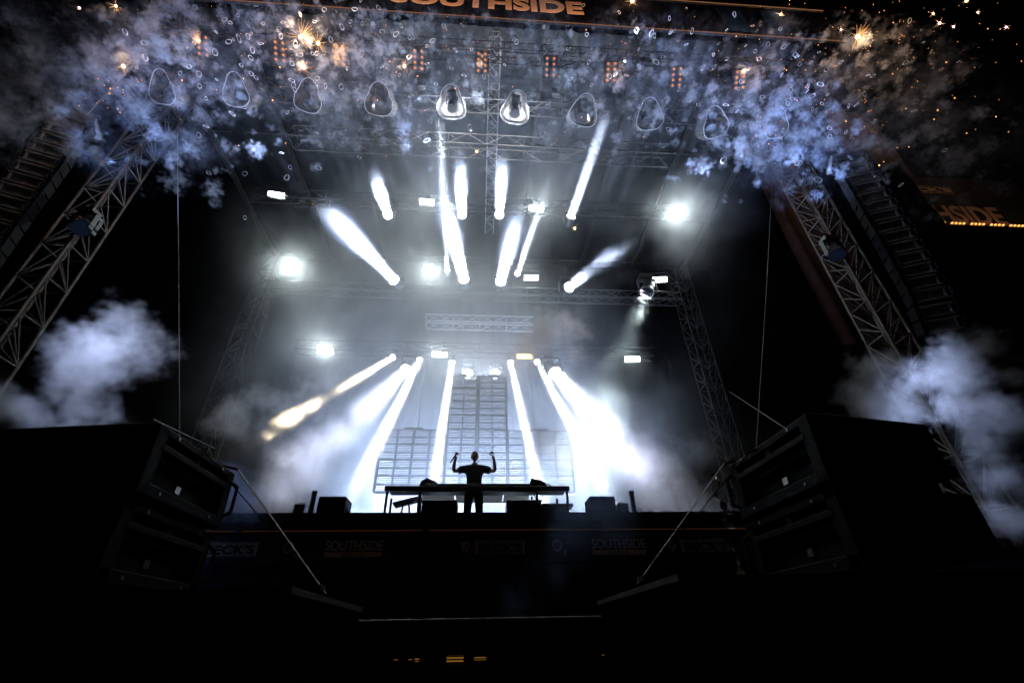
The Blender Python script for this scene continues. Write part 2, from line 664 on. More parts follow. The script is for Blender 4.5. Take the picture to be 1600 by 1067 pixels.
truss('lighting_truss', (CX, 9.25, 17.9), 'lighting truss holding the row of lamps in clear rain hoods', (-11.6, 0, 0), (11.6, 0, 0), .55, .6, 32, M_RIG, .028, .015, group='lighting trusses')
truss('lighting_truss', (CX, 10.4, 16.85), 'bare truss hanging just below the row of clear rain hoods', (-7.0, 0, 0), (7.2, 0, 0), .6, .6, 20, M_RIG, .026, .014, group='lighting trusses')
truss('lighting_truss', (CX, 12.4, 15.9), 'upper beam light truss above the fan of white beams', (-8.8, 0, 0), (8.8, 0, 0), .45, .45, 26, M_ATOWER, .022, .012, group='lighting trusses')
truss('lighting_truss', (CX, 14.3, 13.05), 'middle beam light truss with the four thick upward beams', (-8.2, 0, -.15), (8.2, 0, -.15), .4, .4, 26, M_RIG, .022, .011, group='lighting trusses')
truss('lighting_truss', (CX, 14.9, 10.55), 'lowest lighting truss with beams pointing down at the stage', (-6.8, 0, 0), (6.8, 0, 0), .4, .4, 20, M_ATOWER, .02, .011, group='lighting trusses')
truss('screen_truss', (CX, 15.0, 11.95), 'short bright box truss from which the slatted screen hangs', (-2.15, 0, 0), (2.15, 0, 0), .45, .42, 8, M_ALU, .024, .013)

# ------------------------------------------------------------------ hanging see-through LED screen
scr = thing('led_screen', (CX, 15, 5.2), 'see-through slatted screen shaped like an upturned T, hanging behind the performer', 'led screen')
PW, PH = .54, .535


def panel_mesh():
    mb = MB()
    t = .028
    mb.box((-PW/2+t/2, 0, 0), (t, .07, PH)).box((PW/2-t/2, 0, 0), (t, .07, PH))
    mb.box((0, 0, PH/2-t/2), (PW-2*t, .07, t)).box((0, 0, -PH/2+t/2), (PW-2*t, .07, t))
    mb.box((0, .02, 0), (PW-2*t, .03, .022))
    for k in range(8):
        z = -PH/2 + t + (k+.5)*(PH-2*t)/8
        mb.box((0, 0, z), (PW-2*t, .02, .033))
    for sx in (-1, 1):
        for sz in (-1, 1):
            mb.box((sx*(PW/2-.05), .01, sz*(PH/2-.05)), (.09, .02, .02), Matrix.Rotation(R(45*sx*sz), 3, 'Y'))
    return mb.mesh('slatted_panel', M_PANELMETAL)


pm_ = panel_mesh()
for r_ in range(4):
    for c in range(12):
        link('slatted_panel', pm_, scr, ((c-5.5)*PW, 0, PH*(r_+.5)))
for r_ in range(4):
    for c in range(4):
        link('slatted_panel', pm_, scr, ((c-1.5)*PW*.955, 0, PH*(r_+4.5)+.02))
for c in range(-6, 7, 2):
    top = 4.32 if abs(c) < 3 else 2.16
    MB().box((c*PW*(.955 if abs(c) < 3 else 1), .0, top/2), (.08 if c else .15, .09, top)).build('post', M_PANELMETAL, scr)
for z, w in ((2.15, 6.5), (4.30, 2.1), (0, 6.5)):
    MB().box((0, .06, z), (w, .07, .06)).build('crossbar', M_PANELMETAL, scr)
for x, z in ((-.75, 4.36), (.62, 4.36), (-2.2, 2.2), (2.2, 2.2)):
    MB().box((x, .05, z), (.62, .10, .07)).build('hanging_bar', M_PANELMETAL, scr)
for x in (-.62, .55):
    member('hanging_cable', scr, (x, .05, 4.4), (x, .02, 6.6), .012, M_CABLE)
for x in (-2.05, 2.0):
    member('hanging_cable', scr, (x, .05, 2.2), (x, .02, 6.6), .012, M_CABLE)
for k in range(14):
    x = (-.78, .30, -.26, .80)[k % 4] + rnd.uniform(-.05, .05)
    z = 3.95 - .25*k if k < 12 else 1.2
    pts = [(x + .12*math.sin(t*1.05), -.05, z - .30*t/6 + .05*math.sin(t*2)) for t in range(7)]
    MB().path(pts, .006, 5).build('data_cable', M_CABLE, scr)


# ------------------------------------------------------------------ moving heads and their beams
DZ = 3.1
MH = {}
BEAMS = []


def moving_head(loc, direction, label, group, rad, E, spread, col=(.80, .88, 1), hang=True, standing=False, lens_mat=None, halo=0):
    """pan and tilt lamp: base plate, yoke, head, lens; the lamp shines from the lens"""
    k = rad/.16
    t = thing('moving_head', loc, label, 'stage light', group)
    d = V(direction).normalized()
    q = d.to_track_quat('Z', 'Y')
    key = round(rad, 3)
    sgn = -1 if standing else 1
    if key not in MH:
        base = MB().box((0, 0, .38*k), (.34*k, .26*k, .12*k)).mesh('base', M_BLACK, bevel=.01*k)
        yoke = MB().box((0, 0, .29*k), (.46*k, .12*k, .05*k)).box((-.22*k, 0, .10*k), (.04*k, .12*k, .40*k)).box((.22*k, 0, .10*k), (.04*k, .12*k, .40*k)).mesh('yoke', M_BLACK, bevel=.008*k)
        prof = [(.10, -.26), (.155, -.22), (.165, -.05), (.155, .02), (.18, .10), (.185, .17)]
        rings = [[(r*k*math.cos(2*math.pi*i/16), r*k*math.sin(2*math.pi*i/16), z*k) for i in range(16)] for r, z in prof]
        head = MB().loft(rings).mesh('head', M_BLACK, smooth=False)
        lens = MB().tube((0, 0, .172*k), (0, 0, .178*k), .16*k, 20).mesh('lens', E_LENS)
        MH[key] = (base, yoke, head, lens)
    b, y, h, l = MH[key]
    link('base', b, t, rot=(0, R(180) if standing else 0, 0))
    link('yoke', y, t, rot=(0, R(180) if standing else 0, 0))
    link('head', h, t, rot=q)
    lo_ = link('lens', l, t, rot=q)
    if lens_mat:
        lo_.data = l.copy()
        lo_.data.materials.clear()
        lo_.data.materials.append(lens_mat)
    if E:
        lamp('beam', t, d*(.19*k), d, E, rad*2, spread, col)
        if halo:
            lamp('halo_lamp', t, d*(.2*k), d, E*halo, rad*1.6, spread*2.8, (.55, .66, 1))  # second lamp added to imitate lens bloom around the beam
    return t


# strength knobs
KB, KT, KD, KW = .5, .7, .5, .3
BLUEW = (.74, .82, 1)
for x, ex, ey, E, w in ((607, 572, 236, 900, 'leftmost'), (722, 717, 225, 800, 'second from the left'), (780, 787, 225, 600, 'third from the left'), (890, 968, 120, 1100, 'rightmost')):
    p = at(x, 338 if x < 800 else 345, 12.2)
    e = at(ex, ey, 7.2)
    BEAMS.append((p, (e-p).normalized()))
    moving_head(p, e-p, 'white beam light on the upper beam truss, %s of four' % w, 'upper beam lights', .165, E*KB*.62, 3.0, BLUEW, halo=.45)
for x, y, ex, ey, eY, E, w in ((620, 442, 500, 318, 9.5, 1500, 'leftmost'), (726, 441, 689, 292, 9.0, 1350, 'second from the left'),
                               (781, 444, 815, 315, 9.0, 1200, 'third from the left'), (885, 452, 985, 375, 10, 1300, 'rightmost')):
    p = at(x, y, 14.0)
    e = at(ex, ey, eY)
    BEAMS.append((p, (e-p).normalized()))
    moving_head(p, e-p, 'thick white beam light on the middle beam truss, %s of its four' % w, 'thick beam lights', .20, E*KB*.55, 5.5, BLUEW, halo=.45)
for x, y, ex, ey, E, w in ((699, 426, 689, 225, 90, 'left'), (808, 430, 852, 300, 130, 'right')):
    p = at(x, y, 14.1)
    e = at(ex, ey, 9)
    BEAMS.append((p, (e-p).normalized()))
    moving_head(p, e-p, 'narrow beam light on the middle beam truss, the %s one of two' % w, 'narrow beam lights', .10, E*KT, 3.0)
for x, y, ex, ey, eY, E, w in ((616, 557, 405, 683, 10.6, 150, 'aimed far left'), (657, 560, 540, 795, 11.4, 210, 'aimed down to the left of the screen'),
                               (707, 563, 681, 735, 13.2, 130, 'aimed straight down just left of the screen tower'),
                               (797, 563, 829, 705, 13.2, 130, 'aimed straight down just right of the screen tower'),
                               (838, 563, 930, 735, 11.4, 140, 'aimed down to the right of the screen')):
    p = at(x, y, 14.7)
    e = at(ex, ey, eY)
    moving_head(p, e-p, 'slim beam light on the lowest truss, ' + w, 'downward beam lights', .105, E*KD, 4.2, (1, .76, .46) if 'far left' in w else (.88, .92, 1))
for x, y, ex, ey, eY, E, w in ((641, 574, 470, 735, 12, 300, 'left'), (862, 577, 1000, 730, 12.2, 430, 'right')):
    p = at(x, y, 14.8)
    e = at(ex, ey, eY)
    moving_head(p, e-p, 'wide wash light on the lowest truss, the %s one of two' % w, 'wide wash lights', .24, E*KW, 20, (.82, .84, 1))
for x, w in ((731, 'left'), (774, 'right')):
    p = at(x, 584.5, 16.4)
    moving_head(p, V((CX*.5-p.x*.1, -1, -.5)), 'bright wash light behind the screen top, the %s one of two' % w, 'lights behind the screen', .20, 25, 100)
p = at(1012, 452, 14.2)
moving_head(p, at(945, 640, 12.5)-p, 'soft pale wash light near the far right strobe, aimed down', 'soft wash lights', .26, 120, 17, (.78, .92, .90), lens_mat=E_DIM)
for x, w in ((-4.6, 'left'), (-1.5, 'inner left'), (1.3, 'inner right'), (4.4, 'right')):  # hidden floor washes added to fill the fog behind the screen with light
    moving_head(V((x, 18.9, 3.55)), V((-x*.25, -2.6, 3.2)), 'added unseen floor wash light behind the screen, the %s one' % w, 'added floor lights', .24, 760, 100, (.56, .70, 1), standing=True)

p = at(333, 742, 9.0)
moving_head(p, V((.12, -.25, 1)), 'small blue lit lamp just right of the left speaker stack', None, .085, 14, 60, (.25, .38, 1), lens_mat=E_BLUE, standing=True)
st_ = thing('lamp_stand', V((p.x, p.y, DZ)), 'thin black stand carrying the small blue lamp', 'lamp stand')
member('post', st_, (0, .02, 0), (0, .02, max(.1, p.z-DZ-.2)), .022, M_BLACK)
MB().box((0, .02, .02), (.3, .3, .04)).build('foot_plate', M_BLACK, st_)
# ------------------------------------------------------------------ strobes
SM = None
for x, y, Y, E, warm, w in ((432, 305, 12.2, 34, 0, 'upper left strobe, alone in the dark above the left beams'), (667, 316, 12.2, 50, 0, 'upper strobe left of the centre truss'),
                            (838, 325, 12.2, 50, 0, 'upper strobe right of the centre truss'), (1052, 335, 12.2, 80, 0, 'upper right strobe with the widest halo'),
                            (457, 418, 14.1, 110, 0, 'middle row strobe at the far left with a round halo'), (674, 426, 14.1, 60, 0, 'middle row strobe beside the left narrow beam'),
                            (830, 434, 14.1, 40, 0, 'middle row strobe beside the right narrow beam'), (1031, 437, 14.1, 10, 0, 'middle row strobe at the far right, without halo'),
                            (508, 548, 14.9, 40, 0, 'lowest row strobe at the far left'), (687, 553, 14.9, 26, 0, 'lowest row strobe above the left of the screen tower'),
                            (819, 556, 14.9, 9, 1, 'dim amber strobe right of the screen tower'), (988, 561, 14.9, 28, 0, 'lowest row strobe at the far right')):
    p = at(x, y, Y)
    f = (V((0, 0, 1.2)) - p).normalized()
    f = (f + V((0, -.25, .1))).normalized()
    t = thing('strobe_light', p, ('amber' if warm else 'white') + ' lit ' + w if not warm else w, 'strobe', 'strobe lights')
    q = f.to_track_quat('Z', 'Y') @ Matrix.Rotation(0, 3, 'Z').to_quaternion()
    right = V((1, 0, 0))
    upv = f.cross(right).normalized()
    right = upv.cross(f).normalized()
    q = Matrix((right, upv, f)).transposed().to_quaternion()
    if SM is None:
        hs = MB().box((0, 0, -.09), (.62, .27, .14)).box((0, .125, .01), (.62, .02, .06)).box((0, -.125, .01), (.62, .02, .06)).mesh('housing', M_BLACK)
        yk = MB().box((-.33, .12, -.09), (.02, .36, .05)).box((.33, .12, -.09), (.02, .36, .05)).box((0, .31, -.09), (.68, .02, .05)).mesh('yoke', M_BLACK)
        cells = []
        SM = (hs, yk, MB().box((0, 0, -.004), (.56, .21, .02)))
        lens_w = SM[2].mesh('lens', E_STROBE)
        lens_a = SM[2].mesh('lens', E_WARM)
    link('housing', SM[0], t, rot=q)
    link('yoke', SM[1], t, rot=q)
    link('lens', lens_a if warm else lens_w, t, rot=q)
    lamp('flash', t, f*.03, f, E*1.6, .5, 180, (1, .7, .35) if warm else (.90, 1, .94), .2)

# ------------------------------------------------------------------ lamps in clear rain hoods
for i, (x, y, tilt, roll) in enumerate(((265, 142, .5, .4), (378, 146, .5, .35), (489, 155, .45, .5), (597, 160, .35, .3), (706, 164, .05, 0), (805, 172, -.05, .1),
                                        (909, 177, -.12, .1), (1010, 183, -.2, -.3), (1110, 195, -.35, -.6), (1204, 196, -.4, -.4))):
    p = at(x, y, 8.9)
    lit = i in (4, 5)
    names = ('first', 'second', 'third', 'fourth', 'fifth', 'sixth', 'seventh', 'eighth', 'ninth', 'tenth')
    t = thing('hooded_light', p, ('glowing white' if lit else 'dark') + ' lamp in a clear rain hood, %s from the left in the row' % names[i], 'stage light', 'lamps in clear rain hoods')
    f = (V((-tilt*.5, -.62, -.80))).normalized()
    rt = f.cross(V((0, 0, 1))).normalized()*-1
    up_ = f.cross(rt)*1
    if up_.z < 0:
        up_ = -up_
    rings = []
    def egg(s, a):
        r = s*(1 + .13*math.cos(3*a) + .05*math.cos(2*a))
        return r*math.sin(a+roll), r*math.cos(a+roll)
    nseg = 28
    for s, dpt in ((.50, .30), (.51, .1), (.50, -.15), (.44, -.38), (.30, -.50), (.08, -.56)):
        ring = []
        for j in range(nseg):
            a = 2*math.pi*j/nseg
            u, v = egg(s, a)
            u += .012*math.sin(7*a+i)
            ring.append(rt*u + up_*v + f*dpt)
        rings.append(ring)
    MB().loft(rings, cap=False).build('hood', M_CLEAR, t, smooth=True)
    rim = MB()
    for j in range(nseg):
        rim.tube(rings[0][j], rings[0][(j+1) % nseg], .012, 6)
    rim.tube(rings[0][nseg//2], rings[2][nseg//2], .012, 5)
    rim.build('rim', M_RIM, t)
    MB().box(up_*.34 - f*.1, (.30, .24, .12)).build('base', M_BLACK, t)
    yk = MB()
    for sx in (-1, 1):
        yk.box(rt*(.19*sx) + up_*.16 - f*.1, (.04, .10, .34))
    yk.build('yoke', M_BLACK, t)
    MB().tube(up_*.10 - f*.25, up_*-.14 + f*.10, .14, 14, .17).build('head', M_BLACK, t)
    member('clamp_pipe', t, up_*.36 - f*.1, up_*.36 - f*.1 + V((0, .30, .45)), .03, M_BLACK)
    if lit:
        for o_ in (rt, -rt, -up_):
            lamp('inner_lamp', t, o_*.24 - f*.05, o_ - f*.35, 130, .12, 170, (.93, .95, 1))

# ------------------------------------------------------------------ warm eight-lamp blinders
BM = None
names9 = ('leftmost', 'second from the left', 'third from the left', 'fourth from the left', 'middle', 'fourth from the right', 'third from the right', 'second from the right', 'rightmost')
for i, (x, y) in enumerate(((317, 72), (437, 81), (531, 87), (654, 94), (753, 98), (860, 105), (955, 113), (1057, 121), (1156, 125))):
    p = at(x, y, 7.85)
    t = thing('blinder_light', p, 'eight-lamp amber blinder on the frontmost truss, %s of nine' % names9[i], 'blinder', 'amber blinders')
    f = V((-.05*(i-4)/4, -.50, -.86)).normalized()
    rt = V((1, -.12*(i-4)/4, .09*(i-4)/4)).normalized()
    upv = f.cross(rt).normalized()
    rt = upv.cross(f)
    if upv.z < 0:
        upv, rt = -upv, -rt
    q = Matrix((rt, upv, rt.cross(upv))).transposed().to_quaternion()
    zf = 1 if (rt.cross(upv)).dot(f) > 0 else -1
    if BM is None:
        BM = (MB().box((0, 0, -.09*zf), (.50, .70, .14)).mesh('housing', M_BLACK), MB().tube((0, 0, 0), (0, 0, .012*zf), .036, 12).mesh('lamp', E_BLIND),
              MB().tube((0, 0, -.02*zf), (0, 0, .01*zf), .078, 12).mesh('reflector', M_STEEL))
    link('housing', BM[0], t, rot=q)
    for a in (-.12, .12):
        for b in (-.25, -.083, .083, .25):
            pos = q @ V((a, b, 0))
            rf = link('reflector', BM[2], t, pos, q)
            link('lamp', BM[1], t, pos + f*.012, q)
    member('drop_pipe', t, V((0, .1, .1)), V((0, .12, 1.0)), .028, M_ALU)
    if i % 2 == 0:
        lamp('glow', t, f*.06, f, 14, .4, 160, (1, .45, .15))

# small dimmer boxes clipped to the hood truss
for i, (x, y) in enumerate(((445, 128), (660, 134), (868, 146), (966, 155), (1066, 160))):
    p = at(x, y, 8.95)
    t = thing('dimmer_box', p, 'small pale grey box clipped to the hood truss, %s of five from the left' % names[i], 'box', 'boxes on the hood truss')
    MB().box((0, 0, 0), (.28, .2, .34)).build('case', M_RIG, t, bevel=.01)
    MB().box((0, -.11, -.05), (.16, .02, .10)).build('socket_panel', M_BLACK, t)

# thin lit tubes behind the upper beams
for (x0, y0, x1, y1, w) in ((690, 232, 693, 282, 'left'), (831, 236, 826, 280, 'right')):
    a, b = at(x0, y0, 13.2), at(x1, y1, 14.6)
    t = thing('hanging_pipe', a, 'thin bright drop pipe behind the upper beams, the %s of two' % w, 'pipe', 'drop pipes')
    member('pipe', t, (0, 0, 0), b-a, .05, M_ALU)

# ------------------------------------------------------------------ rigging wires
for pts, w in ((((277, 195, 10.2), (279, 400, 10.2), (281, 720, 10.6)), 'left of the stage opening'), (((1206, 295, 11), (1196, 480, 11), (1180, 720, 11)), 'right of the stage opening, slightly aslant')):
    P_ = [at(*q) for q in pts]
    t = thing('rigging_wire', P_[0], 'thin steel wire hanging ' + w, 'wire', 'hanging wires')
    MB().path([q-P_[0] for q in P_], .012, 6).build('wire', M_CABLE, t)
for a, b, w in (((335, 700, 13.5), (240, 655, 8.2), 'left'), ((1140, 612, 13.5), (1232, 672, 9.0), 'right')):
    a, b = at(*a), at(*b)
    t = thing('guy_wire', a, 'slanting guy wire between the %s rear tower and the speakers' % w, 'wire', 'guy wires')
    member('wire', t, (0, 0, 0), b-a, .011, M_CABLE)

# ------------------------------------------------------------------ hung line arrays
AW, AH = .94, .385
bodym = MB().box((0, .16, 0), (AW-.02, .24, AH-.05)).mesh('cabinet', M_BOX)
cheek = MB().box((0, -.03, 0), (.085, .14, AH-.015)).box((0, -.10, .10), (.05, .03, .05)).box((0, -.10, -.10), (.05, .03, .05)).mesh('side_plate', M_BOX, bevel=.008)
barm = MB().box((0, -.015, 0), (AW-.2, .10, .05)).mesh('cross_bar', M_ARRAY, bevel=.006)
grm = MB().box((0, .03, 0), (AW-.30, .02, AH-.14)).mesh('grille', M_AGRILLE)
strm = MB().box((0, -.02, 0), (.035, .06, AH-.13)).mesh('upright', M_ARRAY)
bdm = MB().box((0, .012, -.035), (.075, .012, .045)).mesh('badge', M_BADGE)
cnm = MB().box((0, -.105, .05), (.022, .02, .05)).box((0, -.105, -.06), (.022, .02, .035)).mesh('connector', M_CONN)
rail_ = MB().box((0, .1, 0), (.03, .25, AH)).mesh('rigging_rail', M_STEEL)


def array(x, label, sgn):
    t = thing('line_array', (x, 8.0, 13.6), label, 'line array', 'hung line arrays', (0, 0, R(-22*sgn)))
    y, z, ang = 0, 0, R(-3)
    # ang: how far the front leans down
    bends = [3.5]*3 + [4]*6 + [5, 5.5, 6, 6.5, 7, 12, 19]
    for k, bd in enumerate(bends):
        a = R(bd)
        c = V((0, y + math.sin(a)*AH/2, z - math.cos(a)*AH/2))
        q = (Matrix.Rotation(a, 3, 'X')).to_quaternion()
        if k >= 14:
            c = c + V((-.05*sgn, 0, -.06))
        cb = link('cabinet', bodym, t, c, q)
        link('grille', grm, t, c, q)
        link('badge', bdm, t, c, q)
        for s_ in (-1, 1):
            link('side_plate', cheek, t, c + q @ V((s_*(AW/2-.045), 0, 0)), q)
            link('upright', strm, t, c + q @ V((s_*(AW/2-.17), 0, 0)), q)
        link('cross_bar', barm, t, c + q @ V((0, 0, AH/2-.05)), q)
        link('cross_bar', barm, t, c + q @ V((0, 0, -AH/2+.05)), q)
        link('connector', cnm, t, c + q @ V((.40, 0, 0)), q)
        y += math.sin(a)*AH
        z -= math.cos(a)*AH
    MB().box((0, .25, .16), (.9, .7, .10)).build('fly_frame', M_STEEL, t)
    member('chain', t, (0, .25, .2), (0, .4, 5.6), .02, M_STEEL)
    return t


array(11.28, 'tall curved column of black speakers hanging right of the right tower', 1)
array(-11.55, 'tall column of black speakers hanging left of the left tower', -1)

# ------------------------------------------------------------------ wing drapes, wing banner with bulbs
for x0, x1, y_, z0, z1, lab, m_ in ((11.5, 13.9, 11.6, 9.0, 19.5, 'rust brown drape behind the right front tower', M_RED), (13.25, 15.1, 9.3, 13.9, 18.6, 'rust brown drape high beside the right speaker column', M_RED),
                                    (-14.0, -12.4, 11.6, 9.0, 19.5, 'black drape behind the left front tower', M_CLOTH), (12.3, 14.22, 8.9, 10.5, 14.8, 'black drape covering the left end of the wing banner', M_CLOTH)):
    t = thing('wing_drape', (x0, y_, z0), lab, 'drape', 'wing drapes')
    mb = MB()
    nxx, nz = 30, 14
    vs = []
    for k in range(nz+1):
        for i in range(nxx+1):
            u, v = i/nxx, k/nz
            vs.append(((x1-x0)*u, .05*math.sin(u*22+1.2*math.sin(v*3)) + .05*mnoise.noise((u*4, v*6, x0)), (z1-z0)*v))
    mb.add(vs, [(k*(nxx+1)+i, k*(nxx+1)+i+1, (k+1)*(nxx+1)+i+1, (k+1)*(nxx+1)+i) for k in range(nz) for i in range(nxx)])
    mb.build('cloth', m_, t, smooth=True)
    member('batten', t, (0, 0, z1-z0), (x1-x0, 0, z1-z0), .03, M_DALU)
wb = thing('wing_banner', (12.3, 9.25, 12.0), 'navy wing banner with orange lettering above a row of amber bulbs', 'banner')
MB().box((3.2, .02, 1.3), (6.6, .03, 2.6)).build('cloth', M_NAVY, wb)
text('lettering', 'SOUTHSIDE', M_PRINTO, wb, (0.05, -.012, .28), 4.75, .86, bold=.03)
MB().box((2.7, -.002, 1.92), (2.1, .006, .36)).build('plate_print', M_PRINTO, wb)
MB().box((2.7, -.008, 1.92), (2.04, .006, .31)).build('plate_field', M_NAVY, wb)
text('lettering', "BECK'S", M_PRINTO, wb, (1.72, -.014, 1.80), 1.95, .24, bold=.04)
MB().box((4.3, -.06, .08), (4.9, .10, .09)).build('bulb_batten', M_BLACK, wb)
lamp('bulb_light', wb, (4.3, -.3, .05), (0, .35, 1), .7, 4.6, 150, (1, .55, .35), .05)
bb = bmesh.new()
bmesh.ops.create_icosphere(bb, subdivisions=1, radius=.036)
bme = bpy.data.meshes.new('bulb')
bb.to_mesh(bme)
bb.free()
bme.materials.append(E_BULB)
for k in range(30):
    if k % 5 != 3:
        link('bulb', bme, wb, (2.02 + .135*k, -.14, .08))

# ------------------------------------------------------------------ ground stacks: front fill speakers on subwoofers
def fill_speaker(loc, sgn, tilt, depth, label, zoff):
    """box whose grille looks inward (+X for the left stack)"""
    t = thing('fill_speaker', loc, label, 'speaker', 'front fill speakers')
    Wd, H = 1.08, .455
    q = Matrix.Rotation(tilt, 4, 'Y').to_quaternion()
    def P(x, y, z):
        return (x*sgn, y, z)
    o = []
    # cabinet: trapezoid side profile, lower at the back
    pts = [(-.10, 0), (-depth, .05), (-depth, H-.05), (-.10, H)]
    mb = MB()
    rings = [[P(a, y, b) for a, b in pts] for y in (.0, Wd)]
    mb.loft(rings)
    bd = mb.build('cabinet', M_BOX, t, bevel=.012, rot=q)
    f = MB()
    f.box(P(-.05, Wd/2, H-.035), (.12, Wd-.02, .05)).box(P(-.05, Wd/2, .05), (.12, Wd-.02, .075))
    f.box(P(-.05, .055, H/2), (.12, .11, H-.02)).box(P(-.05, Wd-.055, H/2), (.12, .11, H-.02))
    f.build('face_frame', M_BOX, t, bevel=.006, rot=q)
    MB().box(P(-.10, Wd/2, H/2), (.02, Wd-.2, H-.1)).build('grille', M_GRILLE, t, rot=q)
    MB().box(P(-.01, Wd/2, H*.70), (.05, Wd-.16, .045)).build('cross_bar', M_GRILLE, t, bevel=.006, rot=q)
    MB().box(P(-.03, Wd*.5, H-.10), (.05, .06, .09)).build('bar_bracket', M_BOX, t, rot=q)
    MB().box(P(-.085, Wd/2, H*.36), (.012, .06, .05)).build('badge', M_BADGE, t, rot=q)
    for yy in (.22, .86):
        for zz in (.05, H-.035):
            MB().tube(P(.008, yy, zz), P(.016, yy, zz), .012, 8).build('bolt', M_STEEL, t, rot=q)
    h = MB()
    h.path([P(.00, Wd-.02, .10), P(.05, Wd+.01, .13), P(.05, Wd+.01, H-.12), P(.00, Wd-.02, H-.08)], .014, 6)
    h.build('handle', M_BLACK, t, rot=q)
    return t


fill_speaker((-2.10, 2.92, 1.50), 1, 0, 1.9, 'lower black fill speaker of the left ground stack, grille facing inward', 0)
fill_speaker((-2.06, 2.90, 1.975), 1, R(-2), 1.9, 'upper black fill speaker of the left ground stack, strapped down', 0)
fill_speaker((2.12, 2.62, 1.49), -1, 0, .86, 'lower black fill speaker of the right ground stack, grille facing inward', 0)
fill_speaker((2.10, 2.60, 1.96), -1, R(2), .80, 'upper black fill speaker of the right ground stack, strapped down', 0)


def sub(x0, x1, y0, y1, z0, z1, label, inner):
    t = thing('subwoofer', ((x0+x1)/2, (y0+y1)/2, z0), label, 'subwoofer', 'subwoofers under the fill speakers')
    w, d, h = x1-x0, y1-y0, z1-z0
    MB().box((0, 0, h/2), (w, d, h)).build('cabinet', M_SUBBOX, t, bevel=.015)
    mb = MB().box((w/2*inner - .008*inner, 0, h-.012), (.05, d, .035))
    mb.build('edge_trim', M_DALU, t)
    for yy in (-d/4, d/4):
        hb = MB().box((inner*(w/2+.003), yy, h*.5), (.02, .24, .14))
        hb.build('handle', M_SUBBOX, t)
    for yy in (-d*.4, d*.4):
        MB().tube((inner*(w/2-.05), yy, h), (inner*(w/2-.05), yy, h+.02), .03, 8).build('foot_cup', M_STEEL, t)
    return t


sub(-4.3, -1.05, 2.95, 4.85, .74, 1.47, 'upper black subwoofer under the left fill speakers with a steel edge', 1)
sub(-4.3, -1.06, 2.95, 4.85, 0, .735, 'lower black subwoofer on the ground at the left', 1)
sub(1.12, 4.3, 2.75, 4.75, .74, 1.49, 'upper black subwoofer under the right fill speakers with a steel edge', -1)
sub(1.13, 4.3, 2.75, 4.75, 0, .735, 'lower black subwoofer on the ground at the right', -1)

for a, b, w in ((V((-2.06, 3.98, 2.46)), V((-1.07, 3.75, 1.50)), 'left stack, the far one of two'), (V((-2.06, 3.45, 2.42)), V((-1.07, 3.70, 1.50)), 'left stack, the near one of two'),
                (V((2.06, 3.66, 2.42)), V((1.14, 3.62, 1.52)), 'right stack, the far one of two'), (V((2.06, 3.25, 2.38)), V((1.14, 3.56, 1.52)), 'right stack, the near one of two')):
    t = thing('ratchet_strap', a, 'grey webbing strap tying down the ' + w, 'strap', 'straps on the speaker stacks')
    d = b-a
    mb = MB()
    s_ = d.cross(V((0, 0, 1))).normalized()*.013
    nrm = d.cross(s_).normalized()*.003
    mb.loft([[p_+s_+nrm, p_-s_+nrm, p_-s_-nrm, p_+s_-nrm] for p_ in (V((0, 0, 0)), d)])
    mb.build('webbing', M_WEB, t)
    MB().box(d*.96, (.04, .05, .03)).build('hook', M_STEEL, t)
    MB().path([V((0, 0, 0)), V((-.12*(1 if a.x > 0 else -1)*-1, -.05, .02))], .012, 6).build('tail', M_WEB, t)

# torn shiny film hanging at the right stack
t = thing('film_wrap', (1.98, 3.72, 2.25), 'scrap of shiny clear film twisted around the far edge of the right stack', 'film')
for k, (z0, z1) in enumerate(((.12, -.20), (-.22, -.34), (-.36, -.72))):
    mb = MB()
    n_ = 12
    vs = []
    for i in range(n_+1):
        zz = z0 + (z1-z0)*i/n_
        a_ = i*.9 + k*2
        wd = (.03, .06, .025)[k]*(.6 + .5*math.sin(i*.8))
        vs += [(.015*math.sin(a_*.7) - wd*math.cos(a_), .02*math.cos(a_), zz), (.015*math.sin(a_*.7) + wd*math.cos(a_), .03*math.sin(a_*1.3), zz)]
    mb.add(vs, [(2*i, 2*i+1, 2*i+3, 2*i+2) for i in range(n_)])
    mb.build('film_strip', M_FOIL, t, smooth=True)

# ------------------------------------------------------------------ on the deck: table, cases, monitors
DZ = 3.1
tb = thing('performer_table', (CX+.10, 10.0, DZ), 'long black equipment table on thin legs in front of the performer', 'table')
MB().box((0, 0, .855), (3.98, .10, .10)).build('front_beam', M_BLACK, tb, bevel=.01)
MB().box((-.0, .04, .93), (2.3, .14, .07)).build('front_lip', M_BLACK, tb, bevel=.01)
MB().box((0, .34, .91), (3.9, .58, .05)).build('table_top', M_BLACK, tb)
bk = thing('back_bench', (CX+.06, 10.95, DZ), 'pale topped bench behind the performer, seen from below', 'bench')
for x0, x1 in ((-1.28, -.52), (-.49, -.02), (.02, .62), (.65, 1.25)):
    MB().box(((x0+x1)/2, .28, .965), (x1-x0, .56, .014)).build('top_panel', M_FROST, bk)
MB().box((0, .58, .955), (2.72, .03, .025)).build('rear_rail', mat('copper_edge', (.30, .16, .12), .5, .3), bk)
for x in (-1.34, 1.31):
    for y_ in (.05, .5):
        member('leg', bk, (x, y_, 0), (x, y_, .955), .025, M_BLACK, 8)
for x, y_ in ((-1.93, .0), (1.93, .0), (-1.25, .05), (1.28, .05), (-1.93, .58), (1.80, .58)):
    member('leg', tb, (x, y_, 0), (x, y_, .80), .028, M_BLACK, 8)
member('brace', tb, (1.2, .06, .78), (1.36, .06, .45), .012, M_ALU)
member('brace', tb, (1.42, .06, .78), (1.32, .06, .45), .012, M_ALU)
